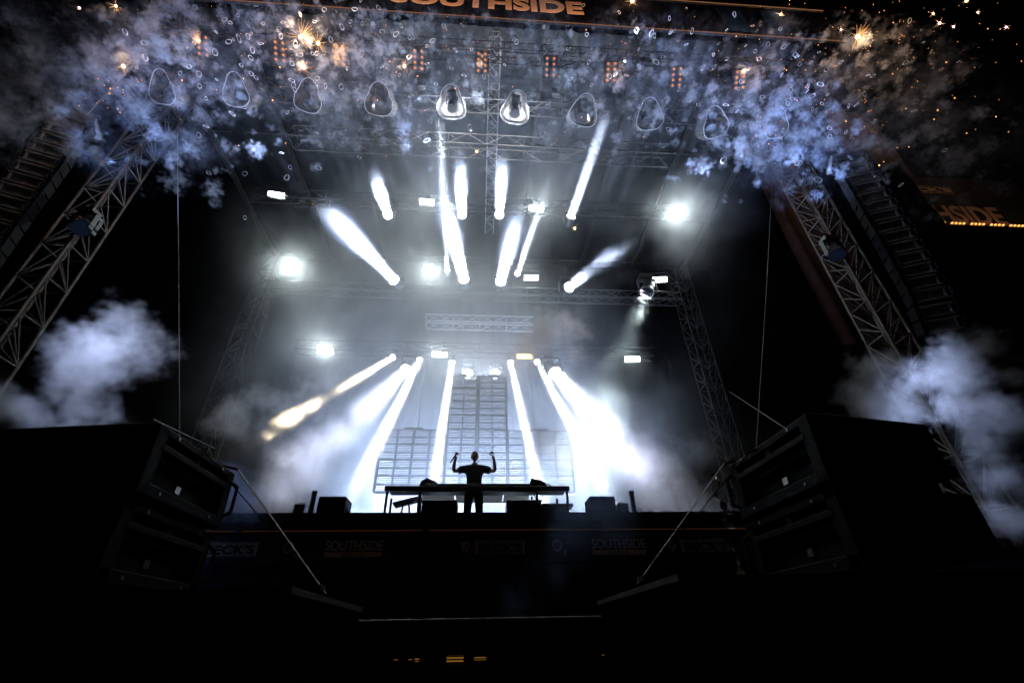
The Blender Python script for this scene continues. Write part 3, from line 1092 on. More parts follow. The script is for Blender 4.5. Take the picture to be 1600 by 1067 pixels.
for x, w, h, sk, lab in ((-1.08, .42, .20, .05, 'dark equipment wedge on the left of the table'), (1.32, .40, .20, -.04, 'dark equipment hump on the right of the table')):
    t = thing('mixing_console', (CX+.1+x, 10.3, DZ+.935), lab, 'console', 'consoles on the table')
    mb = MB()
    pr = [(-w/2, 0), (w/2, 0), (w/2-.02, h*.45), (.06, h*.75), (-w*.25+sk, h), (-w*.42, h*.6)]
    mb.loft([[(a, y_, b) for a, b in pr] for y_ in (-.18, .18)])
    mb.build('case', M_BLACK, t, bevel=.01)
    kb = MB()
    for i in range(5):
        kb.tube((-w*.3+i*w*.14, -.10, h*.6), (-w*.3+i*w*.14, -.13, h*.86), .014, 6)
    kb.build('knob', M_BLACK, t)
    for i in range(3):
        MB().path([(w*.5-.01, .02*i, h*.3), (w*.5+.06+.03*i, 0, h*.55-.05*i), (w*.5+.12+.02*i, -.02, h*.25)], .016, 6).build('cable', M_BLACK, t)
for x, lab in ((-.86, 'flight case standing under the back bench at the left'), (1.05, 'flight case standing under the back bench at the right')):
    t = thing('flight_case', (CX+.1+x, 10.95, DZ), lab, 'flight case', 'flight cases under the back bench')
    MB().box((0, 0, .40), (.80, .6, .62)).build('body', M_BLACK, t, bevel=.02)
    MB().box((0, 0, .75), (.80, .6, .10)).build('lid', M_BLACK, t, bevel=.02)
    for sx in (-.34, .34):
        for sy in (-.22, .22):
            MB().tube((sx-.02, sy, .05), (sx+.02, sy, .05), .05, 10).build('caster', M_BLACK, t)
    for sx in (-1, 1):
        MB().box((sx*.405, 0, .45), (.02, .18, .10)).build('handle', M_STEEL, t)
t = thing('keyboard_stand', (CX-1.45, 10.55, DZ), 'small folding stand with a tilted tray under the left table end', 'stand')
MB().box((0, 0, .72), (.62, .4, .04), Matrix.Rotation(R(-14), 3, 'Y')).build('tray', M_BLACK, t)
for a, b in (((-.18, 0, 0), (-.1, 0, .7)), ((.12, 0, 0), (.02, 0, .68)), ((.02, .1, 0), (-.14, .1, .55))):
    member('leg', t, a, b, .022, M_BLACK)
t = thing('side_table', (CX+1.90, 11.2, DZ), 'pale side table half hidden by haze at the right end of the long table', 'table')
MB().box((0, 0, .74), (.85, .6, .06)).build('top', M_PANELMETAL, t)
MB().box((-.05, 0, .62), (.7, .5, .14)).build('drawer', M_PANELMETAL, t)
for sx in (-.30, .30):
    for sy in (-.2, .2):
        member('leg', t, (sx, sy, 0), (sx, sy, .7), .035, M_PANELMETAL)
for x, sg, w in ((-2.86, 1, 'left'), (2.48, -1, 'right')):
    t = thing('stage_monitor', (x, 9.55, DZ), 'black box monitor on the stage edge at the %s of the table' % w, 'monitor speaker', 'monitors on the stage edge')
    MB().box((0, 0, .27), (.52, .5, .50)).build('cabinet', M_BOX, t, bevel=.012)
    MB().box((0, -.255, .27), (.44, .012, .42)).build('grille', M_GRILLE, t)
    hp = MB().path([(sg*.262, -.08, .30), (sg*.285, -.08, .33), (sg*.285, .08, .33), (sg*.262, .08, .30)], .012, 6)
    hp.build('handle', M_BLACK, t)
    MB().box((0, 0, .015), (.46, .44, .03)).build('foot', M_BLACK, t)
for x, w in ((-3.22, 'left'), (3.10, 'right')):
    t = thing('jet_tube', (x, 9.3, DZ), 'upright black effect tube on the stage edge at the %s' % w, 'effect jet', 'effect tubes on the stage edge')
    MB().tube((0, 0, .03), (0, 0, .60), .048, 14).build('tube', M_BLACK, t)
    MB().tube((0, 0, .58), (0, 0, .615), .054, 14).build('collar', M_BLACK, t)
    MB().box((0, 0, .02), (.2, .2, .04)).build('base', M_BLACK, t)
for x, w in ((-3.43, 'left'), (2.88, 'right')):
    t = thing('control_box', (x, 9.35, DZ), 'small dark control box beside the effect tube at the %s' % w, 'control box', 'control boxes on the stage edge')
    MB().box((0, 0, .19), (.20, .24, .36)).build('case', M_BLACK, t, bevel=.015)
    MB().path([(-.05, -.125, .24), (0, -.14, .16), (.05, -.125, .12)], .006, 5).build('cable', M_STEEL, t)
    MB().box((0, 0, .39), (.12, .03, .03)).build('handle', M_BLACK, t)
t = thing('effect_pedal', (CX+.42, 10.2, DZ), 'little row of floor switches beside the performer\'s feet', 'pedal')
MB().box((0, 0, .05), (.36, .16, .10)).build('case', M_BLACK, t)
for i in range(3):
    MB().tube((-.11+.11*i, 0, .10), (-.11+.11*i, 0, .15), .02, 8).build('switch', M_STEEL, t)

# ------------------------------------------------------------------ the performer
def skin(name, verts, edges, m, parent=None, sub=2, root=0):
    me = bpy.data.meshes.new(name)
    me.from_pydata([v[:3] for v in verts], edges, [])
    o = link(name, me, parent)
    o.modifiers.new('skin', 'SKIN')
    bm = bmesh.new()
    bm.from_mesh(me)
    ly = bm.verts.layers.skin.verify()
    bm.verts.ensure_lookup_table()
    for i, v in enumerate(verts):
        rr = v[3] if isinstance(v[3], tuple) else (v[3], v[3])
        bm.verts[i][ly].radius = rr
        bm.verts[i][ly].use_root = (i == root)
    bm.to_mesh(me)
    bm.free()
    s_ = o.modifiers.new('sub', 'SUBSURF')
    s_.levels = s_.render_levels = sub
    dg = bpy.context.evaluated_depsgraph_get()
    new = bpy.data.meshes.new_from_object(o.evaluated_get(dg))
    o.modifiers.clear()
    o.data = new
    new.name = name
    new.materials.clear()
    new.materials.append(m)
    new.polygons.foreach_set('use_smooth', [True]*len(new.polygons))
    return o


PX = CX + .0
pr = thing('person', (PX, 10.5, DZ), 'performer in a black t-shirt with both hands raised behind the long table', 'person')
bv = [(0, 0, .95, (.15, .11)), (0, .0, 1.12, (.14, .10)), (0, .0, 1.32, (.165, .11)), (0, .01, 1.44, (.12, .09)), (0, 0, 1.51, .058), (0, -.015, 1.56, .056)]
be = [(0, 1), (1, 2), (2, 3), (3, 4), (4, 5)]


def chain(start, pts):
    prev = start
    for p_ in pts:
        bv.append(p_)
        be.append((prev, len(bv)-1))
        prev = len(bv)-1
    return prev


armL = chain(3, [(-.17, .01, 1.43, .062), (-.29, -.02, 1.37, .05), (-.435, -.08, 1.335, .043), (-.425, -.18, 1.42, .042), (-.395, -.28, 1.515, .028), (-.385, -.30, 1.555, .032), (-.38, -.305, 1.59, .034)])
armR = chain(3, [(.17, .01, 1.43, .062), (.29, -.02, 1.37, .05), (.425, -.08, 1.335, .043), (.425, -.18, 1.42, .042), (.40, -.28, 1.525, .028), (.385, -.30, 1.57, .032), (.375, -.305, 1.61, .034)])
for sx in (-1, 1):
    chain(0, [(sx*.10, 0, .86, .095), (sx*.12, -.01, .50, .062), (sx*.13, .02, .28, .058), (sx*.135, .03, .09, .042), (sx*.14, -.06, .045, .042), (sx*.145, -.16, .035, .035)])
body = skin('body', bv, be, M_SKIN, pr)


def fingers(wrist, spread_dir, up_dir, curl_dir, curl, thumb_side):
    """five unequal bent fingers rooted in the palm"""
    w = V(wrist)
    s_, u_, c_ = V(spread_dir).normalized(), V(up_dir).normalized(), V(curl_dir).normalized()
    for i, (off, ln) in enumerate(((-.028, .070), (-.009, .080), (.010, .076), (.028, .060))):
        base = w + s_*off
        p1 = base + u_*ln*.45 + c_*ln*curl*.15
        p2 = p1 + u_*ln*.35*(1-curl) + c_*ln*.35*curl
        p3 = p2 + u_*ln*.3*(1-1.5*curl) + c_*ln*.3*curl
        skin('finger', [(*base, .011), (*p1, .010), (*p2, .009), (*p3, .007)], [(0, 1), (1, 2), (2, 3)], M_SKIN, body, 1)
    b = w - u_*.035 + s_*thumb_side*.025
    p1 = b + s_*thumb_side*.03 + u_*.02 + c_*.015
    p2 = p1 + s_*thumb_side*.012 + u_*.028 + c_*.012
    skin('thumb', [(*b, .013), (*p1, .011), (*p2, .008)], [(0, 1), (1, 2)], M_SKIN, body, 1)


fingers((-.378, -.308, 1.615), (1, -.4, .2), (.1, -.25, 1), (-.4, -1, .1), .75, 1)
fingers((.372, -.308, 1.635), (-1, -.3, 0), (-.35, -.2, 1), (-.6, -.6, 0), .35, 1)

# head: ellipsoid shaped with jaw, nose, brow, ears; hair cap
bm = bmesh.new()
bmesh.ops.create_uvsphere(bm, u_segments=28, v_segments=20, radius=1)
for v in bm.verts:
    x, y, z = v.co
    z2 = z
    wx = .078*(1 - .22*max(0, -z2)**1.2)
    v.co = V((x*wx, y*.098 - (.012 if z2 < -.2 and y < 0 else 0), z2*.122))
    if y < -.75 and abs(x) < .22 and -.35 < z < .15:
        v.co.y -= .022*(1-abs(x)/.22)*(1 - abs(z+.15)/.28 if abs(z+.15) < .28 else 0)
    if y < -.5 and .1 < z < .3:
        v.co.y -= .006
    if y < -.55 and .0 < z < .14 and .2 < abs(x) < .6:
        v.co.y += .010
    if y < -.6 and -.62 < z < -.48 and abs(x) < .35:
        v.co.y += .007
me = bpy.data.meshes.new('head')
bm.to_mesh(me)
bm.free()
me.materials.append(M_SKIN)
me.polygons.foreach_set('use_smooth', [True]*len(me.polygons))
head = link('head', me, pr, (0, -.03, 1.675), (R(6), 0, 0))
bm = bmesh.new()
bmesh.ops.create_uvsphere(bm, u_segments=24, v_segments=16, radius=1)
bmesh.ops.delete(bm, geom=[v for v in bm.verts if (v.co.z < .30 and v.co.y < -.25) or v.co.z < -.25 or (abs(v.co.x) > .75 and v.co.z < .05 and v.co.y < .1)], context='VERTS')
for v in bm.verts:
    v.co = V((v.co.x*.082, v.co.y*.103 + .003, v.co.z*.127 + .002))
me = bpy.data.meshes.new('hair')
bm.to_mesh(me)
bm.free()
me.materials.append(M_HAIR)
link('hair', me, head)
for sx in (-1, 1):
    MB().loft([[(sx*(.074+.006*k), .01+.022*math.cos(a)*(1-.2*k), -.005+.032*math.sin(a)*(1-.2*k)) for a in [2*math.pi*i/10 for i in range(10)]] for k in range(3)]).build('ear', M_SKIN, head, smooth=True)
    MB().loft([[(sx*.028+.010*math.cos(a)*(1-.6*k), -.086-.005*k, .012+.006*math.sin(a)*(1-.6*k)) for a in [2*math.pi*i/8 for i in range(8)]] for k in range(2)]).build('eye', M_RIM, head)
MB().box((0, -.090, -.062), (.04, .008, .007)).build('mouth', mat('lips', (.36, .17, .14), .5), head)
tv = [(0, 0, .93, (.18, .125)), (0, 0, 1.10, (.170, .118)), (0, 0, 1.30, (.195, .128)), (0, .01, 1.43, (.14, .10)), (0, .0, 1.485, (.075, .068)),
      (-.18, .01, 1.42, .090), (-.355, -.045, 1.345, .088), (.18, .01, 1.42, .090), (.355, -.045, 1.345, .088)]
skin('tshirt', tv, [(0, 1), (1, 2), (2, 3), (3, 4), (3, 5), (5, 6), (3, 7), (7, 8)], M_TEE, pr)
qv = [(0, 0, .96, (.165, .12)), (-.10, 0, .84, .105), (-.12, -.01, .50, .082), (-.135, .03, .10, .075), (.10, 0, .84, .105), (.12, -.01, .50, .082), (.135, .03, .10, .075)]
skin('trousers', qv, [(0, 1), (1, 2), (2, 3), (0, 4), (4, 5), (5, 6)], M_TROUSER, pr)
for sx in (-1, 1):
    MB().loft([[(sx*.14+.052*math.cos(a)*s_, -.05+yy, .045+.045*math.sin(a)*s_) for a in [2*math.pi*i/12 for i in range(12)]] for yy, s_ in ((.11, .7), (.06, 1), (-.06, 1), (-.14, .75), (-.17, .35))]).build('shoe', M_BLACK, pr, smooth=True)
pr.scale = (1.1, 1.1, 1.03)
mic = thing('microphone', (PX-.385*1.1, 10.5-.335*1.1, DZ+1.615*1.03), 'black hand microphone held tilted in the raised left-side hand', 'microphone')
MB().tube((0, 0, 0), (-.12, -.05, -.21), .019, 12, .013).build('handle', M_BLACK, mic)
bb = bmesh.new()
bmesh.ops.create_icosphere(bb, subdivisions=2, radius=.03)
me = bpy.data.meshes.new('grille')
bb.to_mesh(me)
bb.free()
me.materials.append(M_GRILLE)
link('grille', me, mic, (.012, .005, .025))

# ================================================================== AIR
# fog on the stage
lo, hi = (-10.5, 6.4, 3.15), (10.5, 20.2, 16.5)
sh, (X, Y, Z) = grid(lo, hi, .25)
n1 = fbm(sh, 3.7, 21)
n2 = fbm(sh, 3.2, 22)
A = 1.00*np.exp(-((X/4.6)**2 + ((Y-16.5)/4.0)**2 + ((Z-5.8)/3.4)**2))
A += .28*np.exp(-(((X-.2)/5.6)**2 + ((Y-14)/4.5)**2 + ((Z-11.2)/3.2)**2))
A += .30*np.exp(-(((X+5.0)/2.4)**2 + ((Y-13)/3.0)**2 + ((Z-5.5)/3.0)**2))
A += .40*np.exp(-(((X-4.6)/2.2)**2 + ((Y-12.5)/2.5)**2 + ((Z-5.4)/2.4)**2))
for x, y, z, r, s in ((-7.5, 13.6, 13.5, 1.6, .6), (7.5, 11.8, 15.2, 1.5, 1.8), (-6.2, 14.6, 10.8, 1.5, .7), (6.0, 14.6, 10.6, 1.2, .2), (-2.2, 11.8, 15.3, 1.2, .25), (2.0, 11.8, 15.2, 1.2, .25), (-2.1, 13.7, 13.4, 1.2, .3), (-4.6, 11, 13.2, 1.3, .5), (5.2, 11, 11.9, 1.2, .35)):
    A += s*np.exp(-((X-x)**2 + (Y-y)**2 + (Z-z)**2)/r**2)
FC = .30*np.exp(-((X/4.8)**4 + ((Y-10.0)/2.6)**4 + ((Z-14.7)/1.2)**2))
A += .35*np.exp(-((X/4.2)**2 + ((Y-12.6)/1.8)**2 + ((Z-6.2)/3.0)**2))
A *= np.clip(1 + .78*n1 + .25*n2, .08, None)
A *= np.clip((16.2-Z)/1.5, 0, 1)*np.clip((Y-9.0-.15*np.clip(Z-9, 0, 3)+.8*np.clip(Z-12.5, 0, 2.2))/2.2, 0, 1)
A += FC*np.clip(1 + .4*n1, .2, None)*np.clip((Y-6.5)/2.0, 0, 1)
A = np.clip(A - .012, 0, None)
volume('stage_fog', lo, hi, A, vmat('stage_fog', (.88, .93, 1), .115, .35, False, 3), 'pale fog hanging over the stage in the beams')


def cloud(name, lo, hi, vox, balls, m, seed, amp=.55, gain=2.2, label=None, beta=3.3, hp=0):
    sh, (X, Y, Z) = grid(lo, hi, vox)
    n = fbm(sh, beta, seed, hp)
    D = blobs(X, Y, Z, balls)
    A = np.clip((D + amp*n*.5)*gain, 0, 1)*np.clip(.75 + .3*fbm(sh, 3.6, seed+50), .1, None)
    return volume(name, lo, hi, A, m, label)




def px_balls(items, Y):
    out = []
    for (x, y, r) in items:
        c = at(x, y, Y)
        out.append((c.x, c.y + .25*math.sin(x*.7), c.z, r*(c - EYE).dot(FWD)/711.0))
    return out


def bounds(b, pad=.5):
    return tuple(min(q[k]-q[3] for q in b)-pad for k in range(3)), tuple(max(q[k]+q[3] for q in b)+pad for k in range(3))


CO2 = vmat('jet_smoke', (.80, .86, 1), .85, .1, False, 1.5)
for items, Y, m, seed, amp, gain, lab in (
        (((189, 502, 40), (219, 537, 36), (135, 541, 42), (98, 553, 28), (152, 569, 46), (205, 565, 30), (132, 605, 34), (140, 640, 36), (160, 668, 34), (17, 640, 30), (60, 655, 30), (232, 590, 16), (100, 690, 40)), 7.5,
         CO2, 31, .75, 1.7, 'thick bluish smoke from the left effect jet'),
        (((1478, 592, 60), (1432, 584, 44), (1520, 606, 40), (1362, 590, 40), (1345, 622, 32), (1392, 612, 40), (1420, 640, 40), (1340, 560, 16), (1532, 654, 48), (1555, 695, 42), (1575, 750, 42), (1592, 810, 44), (1480, 640, 36), (1576, 593, 18)), 7.6,
         vmat('jet_smoke_right', (.74, .82, 1), 1.1, .1, False, 1.5), 37, .8, 1.5, 'bluish smoke from the right effect jet in front of the right tower'),
        (((368, 654, 36), (412, 628, 30), (405, 664, 24), (449, 645, 36), (489, 625, 36), (340, 668, 18), (520, 600, 30), (440, 700, 30)), 11.2,
         vmat('drifting_smoke', (.86, .86, .90), .6, .2, False, 1.5), 41, .7, 1.7, 'drifting smoke lit by the far left beam'),
        (((955, 672, 40), (998, 712, 46), (1025, 680, 34), (1010, 750, 34), (960, 730, 36), (1050, 730, 40), (1090, 700, 30)), 12.2,
         vmat('side_smoke', (.84, .86, .96), .22, .2, False, 1.5), 53, .8, 1.2, 'dense smoke at the right where the wide beam ends'),
        (((500, 700, 40), (470, 735, 40), (540, 660, 34), (440, 770, 40), (530, 760, 30)), 12.0,
         vmat('left_smoke', (.84, .86, .96), .15, .2, False, 1.5), 59, .8, 1.2, 'dense smoke at the left where the wide beam ends'),
        (((861, 507, 30), (894, 517, 27), (851, 537, 24), (824, 549, 20), (808, 566, 15), (901, 550, 22), (880, 490, 18), (835, 575, 16), (854, 690, 34), (880, 715, 30), (835, 660, 22)), 12.2,
         vmat('shaded_smoke', (.62, .55, .53), 1.3, .0, False, 1.5), 43, .7, 1.3, 'unlit smoke cloud tinted brownish above the right of the screen')):  # cloud gets little light; that darkness is put into its colour
    b = px_balls(items, Y)
    lo, hi = bounds(b)
    cloud('jet_smoke' if Y < 8 else 'drifting_smoke', lo, hi, .06, b, m, seed, amp*.68, gain*1.2, lab, 2.8)
# thin smoke running down over the stage front
cloud('low_smoke', (-5.4, 7.0, 1.0), (4.6, 8.9, 4.0), .07,
      [(1.5, 7.9, 2.9, .50), (1.3, 7.8, 2.5, .5), (1.1, 7.7, 2.0, .45), (.6, 7.6, 1.6, .5), (2.3, 8.1, 2.9, .45), (-4.4, 8.3, 3.3, .7), (-4.5, 8.6, 4.0, .5), (-4.6, 8.0, 2.6, .5), (-3.9, 8.2, 3.2, .4)],
      vmat('low_smoke', (.36, .52, 1), 1.0, .2, False, 1.5), 47, .8, .9, 'thin bluish smoke drifting over the stage edge')

# ------------------------------------------------------------------ pyrotechnic smoke puffs under the roof
CL = [  # x, y, spread x, spread y, count, radius range, strength range
    (150, 110, 130, 80, 50, (.16, .38), (.08, .25)), (270, 45, 22, 30, 14, (.14, .28), (.7, 1.0)), (200, 90, 60, 40, 22, (.10, .26), (.15, .4)),
    (380, 60, 110, 50, 64, (.08, .20), (.15, .6)), (560, 40, 80, 40, 56, (.08, .20), (.3, 1.0)), (600, 130, 90, 50, 50, (.09, .22), (.15, .5)),
    (540, 200, 80, 50, 36, (.09, .20), (.12, .4)), (280, 250, 50, 35, 22, (.10, .24), (.2, .45)), (450, 20, 90, 25, 26, (.12, .26), (.3, .9)),
    (1000, 70, 70, 60, 46, (.09, .22), (.3, 1.0)), (860, 70, 110, 50, 26, (.08, .16), (.2, .6)), (1000, 170, 90, 50, 30, (.09, .2), (.15, .5)),
    (1225, 140, 50, 55, 50, (.08, .20), (.3, .8)), (1270, 110, 70, 50, 36, (.08, .20), (.2, .6)), (1170, 180, 50, 50, 30, (.10, .22), (.3, .8)),
    (1330, 80, 120, 60, 60, (.09, .24), (.2, .7)), (1450, 190, 110, 70, 56, (.12, .32), (.1, .4)), (1260, 230, 50, 40, 22, (.10, .24), (.2, .6)),
    (1160, 280, 60, 40, 10, (.08, .16), (.3, .7)), (1450, 330, 100, 60, 14, (.1, .25), (.03, .1)), (760, 130, 160, 70, 26, (.07, .16), (.2, .5)), (700, 260, 200, 30, 10, (.07, .14), (.1, .3)),
    (760, 70, 200, 45, 150, (.07, .18), (.1, .7)),
    (40, 200, 60, 80, 18, (.3, .6), (.03, .09)), (330, 380, 80, 40, 8, (.06, .12), (.1, .3)), (1440, 40, 120, 45, 46, (.12, .3), (.15, .5)),
]
lo, hi, vox = (-16.0, 6.0, 11.0), (16.0, 8.8, 19.2), .045
sh = tuple(int(round((h-l)/vox))+1 for l, h in zip(lo, hi))
g = np.random.default_rng(8)


def tiled(n):
    n = np.tile(n, [-(-a//b) for a, b in zip(sh, n.shape)])
    return n[:sh[0], :sh[1], :sh[2]]


n1 = tiled(fbm((180, 64, 184), 2.1, 61, 14))
n2 = tiled(fbm((180, 64, 184), 3.0, 67, 3))
# faint torn mist: where the clusters lie, broken up by two noises
q = 4
cs = tuple(-(-a//q) for a in sh)
CX_, CY_, CZ_ = np.meshgrid(*[l + (np.arange(n_) + .5)*vox*q for l, n_ in zip(lo, cs)], indexing='ij')
dz_ = (CX_-EYE.x)*FWD.x + (CY_-EYE.y)*FWD.y + (CZ_-EYE.z)*FWD.z
U_ = 800 + 711*((CX_-EYE.x)*RGT.x + (CY_-EYE.y)*RGT.y + (CZ_-EYE.z)*RGT.z)/dz_
V_ = 533.5 - 711*((CX_-EYE.x)*UPV.x + (CY_-EYE.y)*UPV.y + (CZ_-EYE.z)*UPV.z)/dz_
msk = np.zeros(cs, np.float32)
for (px, py, sx, sy, cnt, rr, ss) in CL:
    msk += min(1, cnt/50)*np.exp(-((U_-px)/(1.35*sx))**2 - ((V_-py)/(1.35*sy))**2)
msk = np.clip(msk, 0, 1.2)
for bp_, bd_ in BEAMS:
    rx, ry, rz = CX_-bp_.x, CY_-bp_.y, CZ_-bp_.z
    al = rx*bd_.x + ry*bd_.y + rz*bd_.z
    msk *= np.clip((np.sqrt(np.maximum(rx*rx + ry*ry + rz*rz - al*al, 0)) - .5)/.6, 0, 1)
msk = msk.astype(np.float32)
for ax in range(3):
    msk = np.repeat(msk, q, ax)
msk = msk[:sh[0], :sh[1], :sh[2]]
A = np.clip(n2*.8 + n1*.45 - .75, 0, 1.2)*msk*.020
del msk, n2
for (px, py, sx, sy, cnt, rr, ss) in CL:
    for i in range(int(cnt*3)):
        x, y = g.normal(px, sx*1.1), g.normal(py, sy*1.1)
        c = at(x, y, g.uniform(6.4, 8.4))
        if any((c-bp_).cross(bd_).length < .6 for bp_, bd_ in BEAMS):
            continue
        r0 = g.uniform(*rr)*g.choice([.3, .45, .7])
        s0 = ss[0] + (ss[1]-ss[0])*g.random()**2.2
        nb = 1 + int(g.integers(0, 4))
        for q in range(nb):
            cc = np.array(c) + g.normal(0, r0*.85, 3)*(q > 0)
            r_ = r0*(1 if q == 0 else g.uniform(.45, .9))
            ii = ((cc - lo)/vox).astype(int)
            Rv = int(r_*1.9/vox) + 1
            s_ = tuple(slice(max(0, i0-Rv), max(0, min(n_, i0+Rv))) for i0, n_ in zip(ii, sh))
            if any(q_.stop <= q_.start for q_ in s_):
                continue
            G = np.ogrid[s_]
            d = np.sqrt(sum(((g_*vox + l_) - c_)**2 for g_, l_, c_ in zip(G, lo, cc))).astype(np.float32)/r_
            A[s_] = np.maximum(A[s_], np.clip((.85 - d + .62*n1[s_])*2.4, 0, 1)*s0)
volume('pyro_smoke', lo, hi, A, vmat('pyro_smoke', (.66, .77, 1), 7.5, .15, False, 2.5), 'many little smoke puffs from fireworks hanging under the roof front')  # white smoke; the blue of the light is put into its colour
del A, n1

# ------------------------------------------------------------------ smoke rings, sparks
RMESH = []
for k in range(6):
    mb = MB()
    n_, m_ = 18, 6
    rings = []
    R0, r0 = .062, .0085
    vs = []
    for i in range(n_):
        a = 2*math.pi*i/n_
        rr = R0*(1 + .14*math.sin(2*a+k) + .07*math.sin(3*a+2*k))
        for j in range(m_):
            b = 2*math.pi*j/m_
            w = r0*(1 + .45*math.sin(a*2+k*1.3))
            vs.append(((rr + w*math.cos(b))*math.cos(a), (rr + w*math.cos(b))*math.sin(a)*(.7+.05*k), w*math.sin(b)))
    mb.add(vs, [(i*m_+j, ((i+1) % n_)*m_+j, ((i+1) % n_)*m_+(j+1) % m_, i*m_+(j+1) % m_) for i in range(n_) for j in range(m_)])
    RMESH.append(mb.mesh('smoke_ring', M_RING, smooth=True))
RC = [(420, 60, 90, 45, 40), (560, 40, 60, 40, 24), (340, 110, 60, 60, 24), (640, 110, 90, 60, 20), (1010, 50, 60, 40, 24), (1250, 130, 60, 50, 30), (1300, 60, 100, 50, 24), (870, 90, 110, 60, 20), (1150, 150, 60, 60, 14), (520, 230, 120, 70, 10), (1330, 220, 90, 50, 12)]
for (px, py, sx, sy, cnt) in RC:
    for i in range(cnt):
        p = at(g.normal(px, sx), g.normal(py, sy), g.uniform(6.0, 8.0))
        s_ = g.uniform(.65, 1.35)
        o = link('smoke_ring', RMESH[int(g.integers(0, 6))], None, p, (g.uniform(-.7, .7), g.uniform(-.7, .7), g.uniform(0, 6)), (s_, s_, s_))
        tag(o, 'small white ring drifting among the firework smoke under the roof front', 'smoke ring', 'little white rings in the firework smoke')

bb = bmesh.new()
bmesh.ops.create_icosphere(bb, subdivisions=1, radius=1)
core_me = {}
for nm, m_ in (('o', E_SPARK), ('v', E_SPARKV), ('e', E_EMBER)):
    core_me[nm] = bpy.data.meshes.new('core')
    bb.to_mesh(core_me[nm])
    core_me[nm].materials.append(m_)
bb.free()


def streaks(n, ln, r, bias, seed):
    q = random.Random(seed)
    mb = MB()
    for i in range(n):
        d = V((q.gauss(0, 1), q.gauss(0, 1), q.gauss(0, 1))).normalized() + V(bias)
        d = d.normalized()
        l0 = ln*q.uniform(.1, .4)
        l1 = ln*q.uniform(.5, 1.1)
        mb.tube(d*l0, d*l1, r, 4, r*.2)
    return mb


SPK = [  # x, y, core radius, streak length, streaks, kind, lamp, what
    (470, 58, .060, .50, 90, 'o', 60, 'big orange spark bursting in a fan of streaks above the third hood'), (497, 68, .055, .30, 24, 'o', 30, 'round orange spark just right of the big spark fan'),
    (193, 104, .045, .22, 18, 'o', 16, 'lone orange spark at the far left above the tower'), (124, 13, .03, .1, 6, 'v', 0, 'small violet spark in the top left corner'),
    (181, 10, .035, .25, 16, 'o', 14, 'orange spark at the top edge, left of the fascia end'), (475, 106, .045, .28, 20, 'o', 18, 'orange spark right above the third hood'),
    (632, 104, .040, .20, 16, 'o', 12, 'pinkish spark left of the fourth blinder'), (988, 2, .070, .35, 30, 'o', 40, 'bright spark at the top edge right of the lettering'),
    (1340, 58, .075, .42, 80, 'o', 130, 'largest orange spark at the right with a wide streak fan'), (1220, 23, .04, .22, 18, 'o', 14, 'orange spark crossing the amber fascia edge at the right'),
    (1314, 47, .03, .14, 10, 'v', 0, 'violet spark just left of the largest right spark'), (1162, 112, .045, .20, 14, 'o', 14, 'orange spark beside the rightmost blinder'),
    (1468, 37, .045, .20, 12, 'v', 30, 'violet white spark, left one of the upper right cluster'), (1490, 42, .035, .12, 8, 'v', 0, 'violet spark, right one of the upper right cluster'),
    (1510, 2, .05, .2, 12, 'o', 10, 'orange spark at the top edge near the right corner'), (1572, 43, .035, .12, 8, 'v', 0, 'violet spark nearest the right corner'),
    (1458, 22, .03, .14, 10, 'o', 0, 'small orange spark above the upper right cluster'), (1528, 20, .03, .12, 8, 'o', 0, 'small orange spark between the violet ones near the right corner'),
    (898, 357, .03, .12, 12, 'o', 0, 'small orange spark below the rightmost upper beam'), (745, 237, .03, .14, 12, 'o', 0, 'small orange spark beside the centre roof truss'),
]
for k, (x, y, r_, ln, n_, kd, E, lab) in enumerate(SPK):
    p = at(x, y, 6.9 if y < 200 else 8.6)
    t = thing('firework_spark', p, lab, 'spark', 'firework sparks')
    link('core', core_me[kd], t, None, None, (r_, r_, r_))
    streaks(n_, ln, .0052, (.7, 0, .25) if k in (0, 8) else (0, 0, 0), k).build('streak', E_STREAK, t)
    if E:
        lamp('spark_light', t, (0, -.12, 0), (0, -1, 0), E*2, .08, col=(1, .55, .25), kind='POINT')
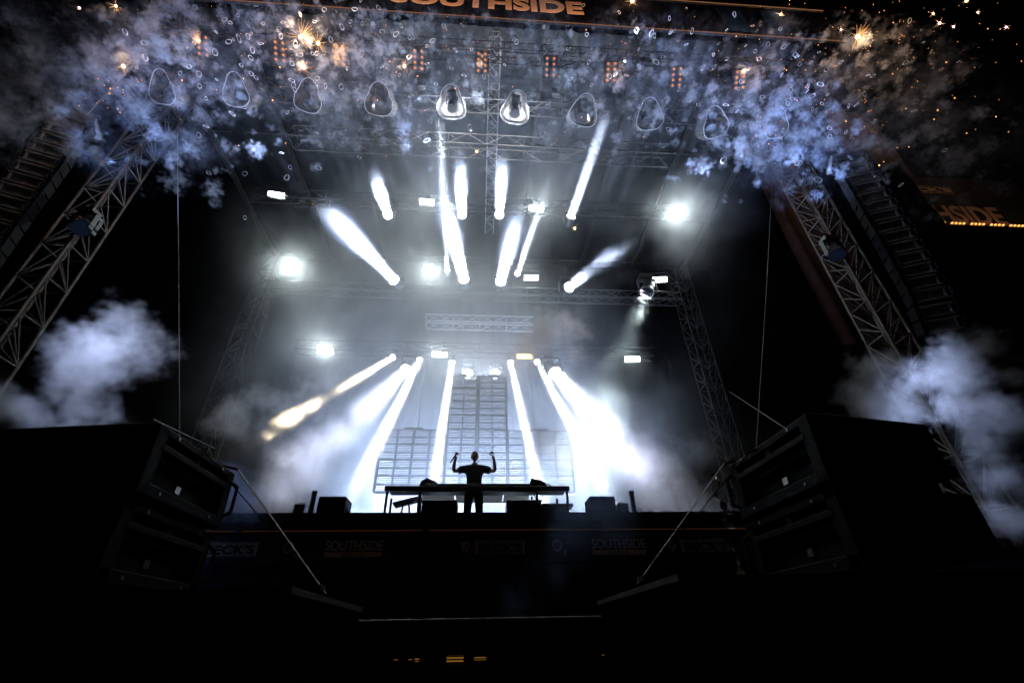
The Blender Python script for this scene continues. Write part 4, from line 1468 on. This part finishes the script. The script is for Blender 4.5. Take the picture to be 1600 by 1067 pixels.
# loose embers: nobody could count them
mb = MB()
EC = [(180, 150, 26, 16, 26), (1350, 110, 100, 70, 120), (1250, 40, 90, 40, 60), (480, 60, 60, 40, 50), (620, 80, 60, 50, 26), (780, 110, 130, 60, 30), (1450, 30, 80, 40, 50), (430, 200, 120, 60, 14), (1500, 150, 80, 60, 16), (1190, 210, 20, 14, 16), (900, 60, 80, 40, 24), (310, 30, 60, 30, 16)]
for (px, py, sx, sy, cnt) in EC:
    for i in range(cnt):
        p = at(g.normal(px, sx), g.normal(py, sy), g.uniform(6.2, 8.2))
        s_ = float(g.choice([.008, .011, .014, .02], p=[.4, .3, .2, .1]))
        o = [V((s_, 0, 0)), V((-s_, 0, 0)), V((0, s_, 0)), V((0, -s_, 0)), V((0, 0, s_*1.5)), V((0, 0, -s_*1.5))]
        mb.add([p+q for q in o], [(0, 2, 4), (2, 1, 4), (1, 3, 4), (3, 0, 4), (2, 0, 5), (1, 2, 5), (3, 1, 5), (0, 3, 5)])
tag(mb.build('embers', E_EMBER), 'loose orange embers scattered through the firework smoke', None, None, 'stuff')

# ------------------------------------------------------------------ blue effect lamps added at the wings to tint the smoke, lenses kept dark
for (x, y, z, tx, ty, tz, E, sp, w) in ((-11.3, 9.85, 11.5, -6.5, 7.0, 16.5, 300, 110, 'left'), (11.1, 9.85, 11.5, 7.0, 7.0, 16.5, 370, 110, 'right')):
    moving_head(V((x, y, z)), V((tx-x, ty-y, tz-z)), 'added blue lamp at the inner side of the %s front lattice tower' % w, 'added blue effect lamps', .16, E, sp, (.34, .50, 1), standing=True, lens_mat=E_DIM)
for (x, tx, tz, E, w) in ((-10.7, -6.6, 5.2, 50, 'left'), (10.3, 8.8, 4.6, 40, 'right')):  # wash lights added to light the side smoke evenly
    p = V((x, 9.1, 10.6))
    wl_ = moving_head(p, V((tx, 7.5, tz)) - p, 'added pale blue wash light on an arm at the inside of the %s front tower' % w, 'added blue wash lights', .2, E, 24, (.64, .72, 1), lens_mat=E_DIM)
    member('arm', wl_, (0, 0, .42), (1.15*(1 if x > 0 else -1), .95, .42), .03, M_BLACK)
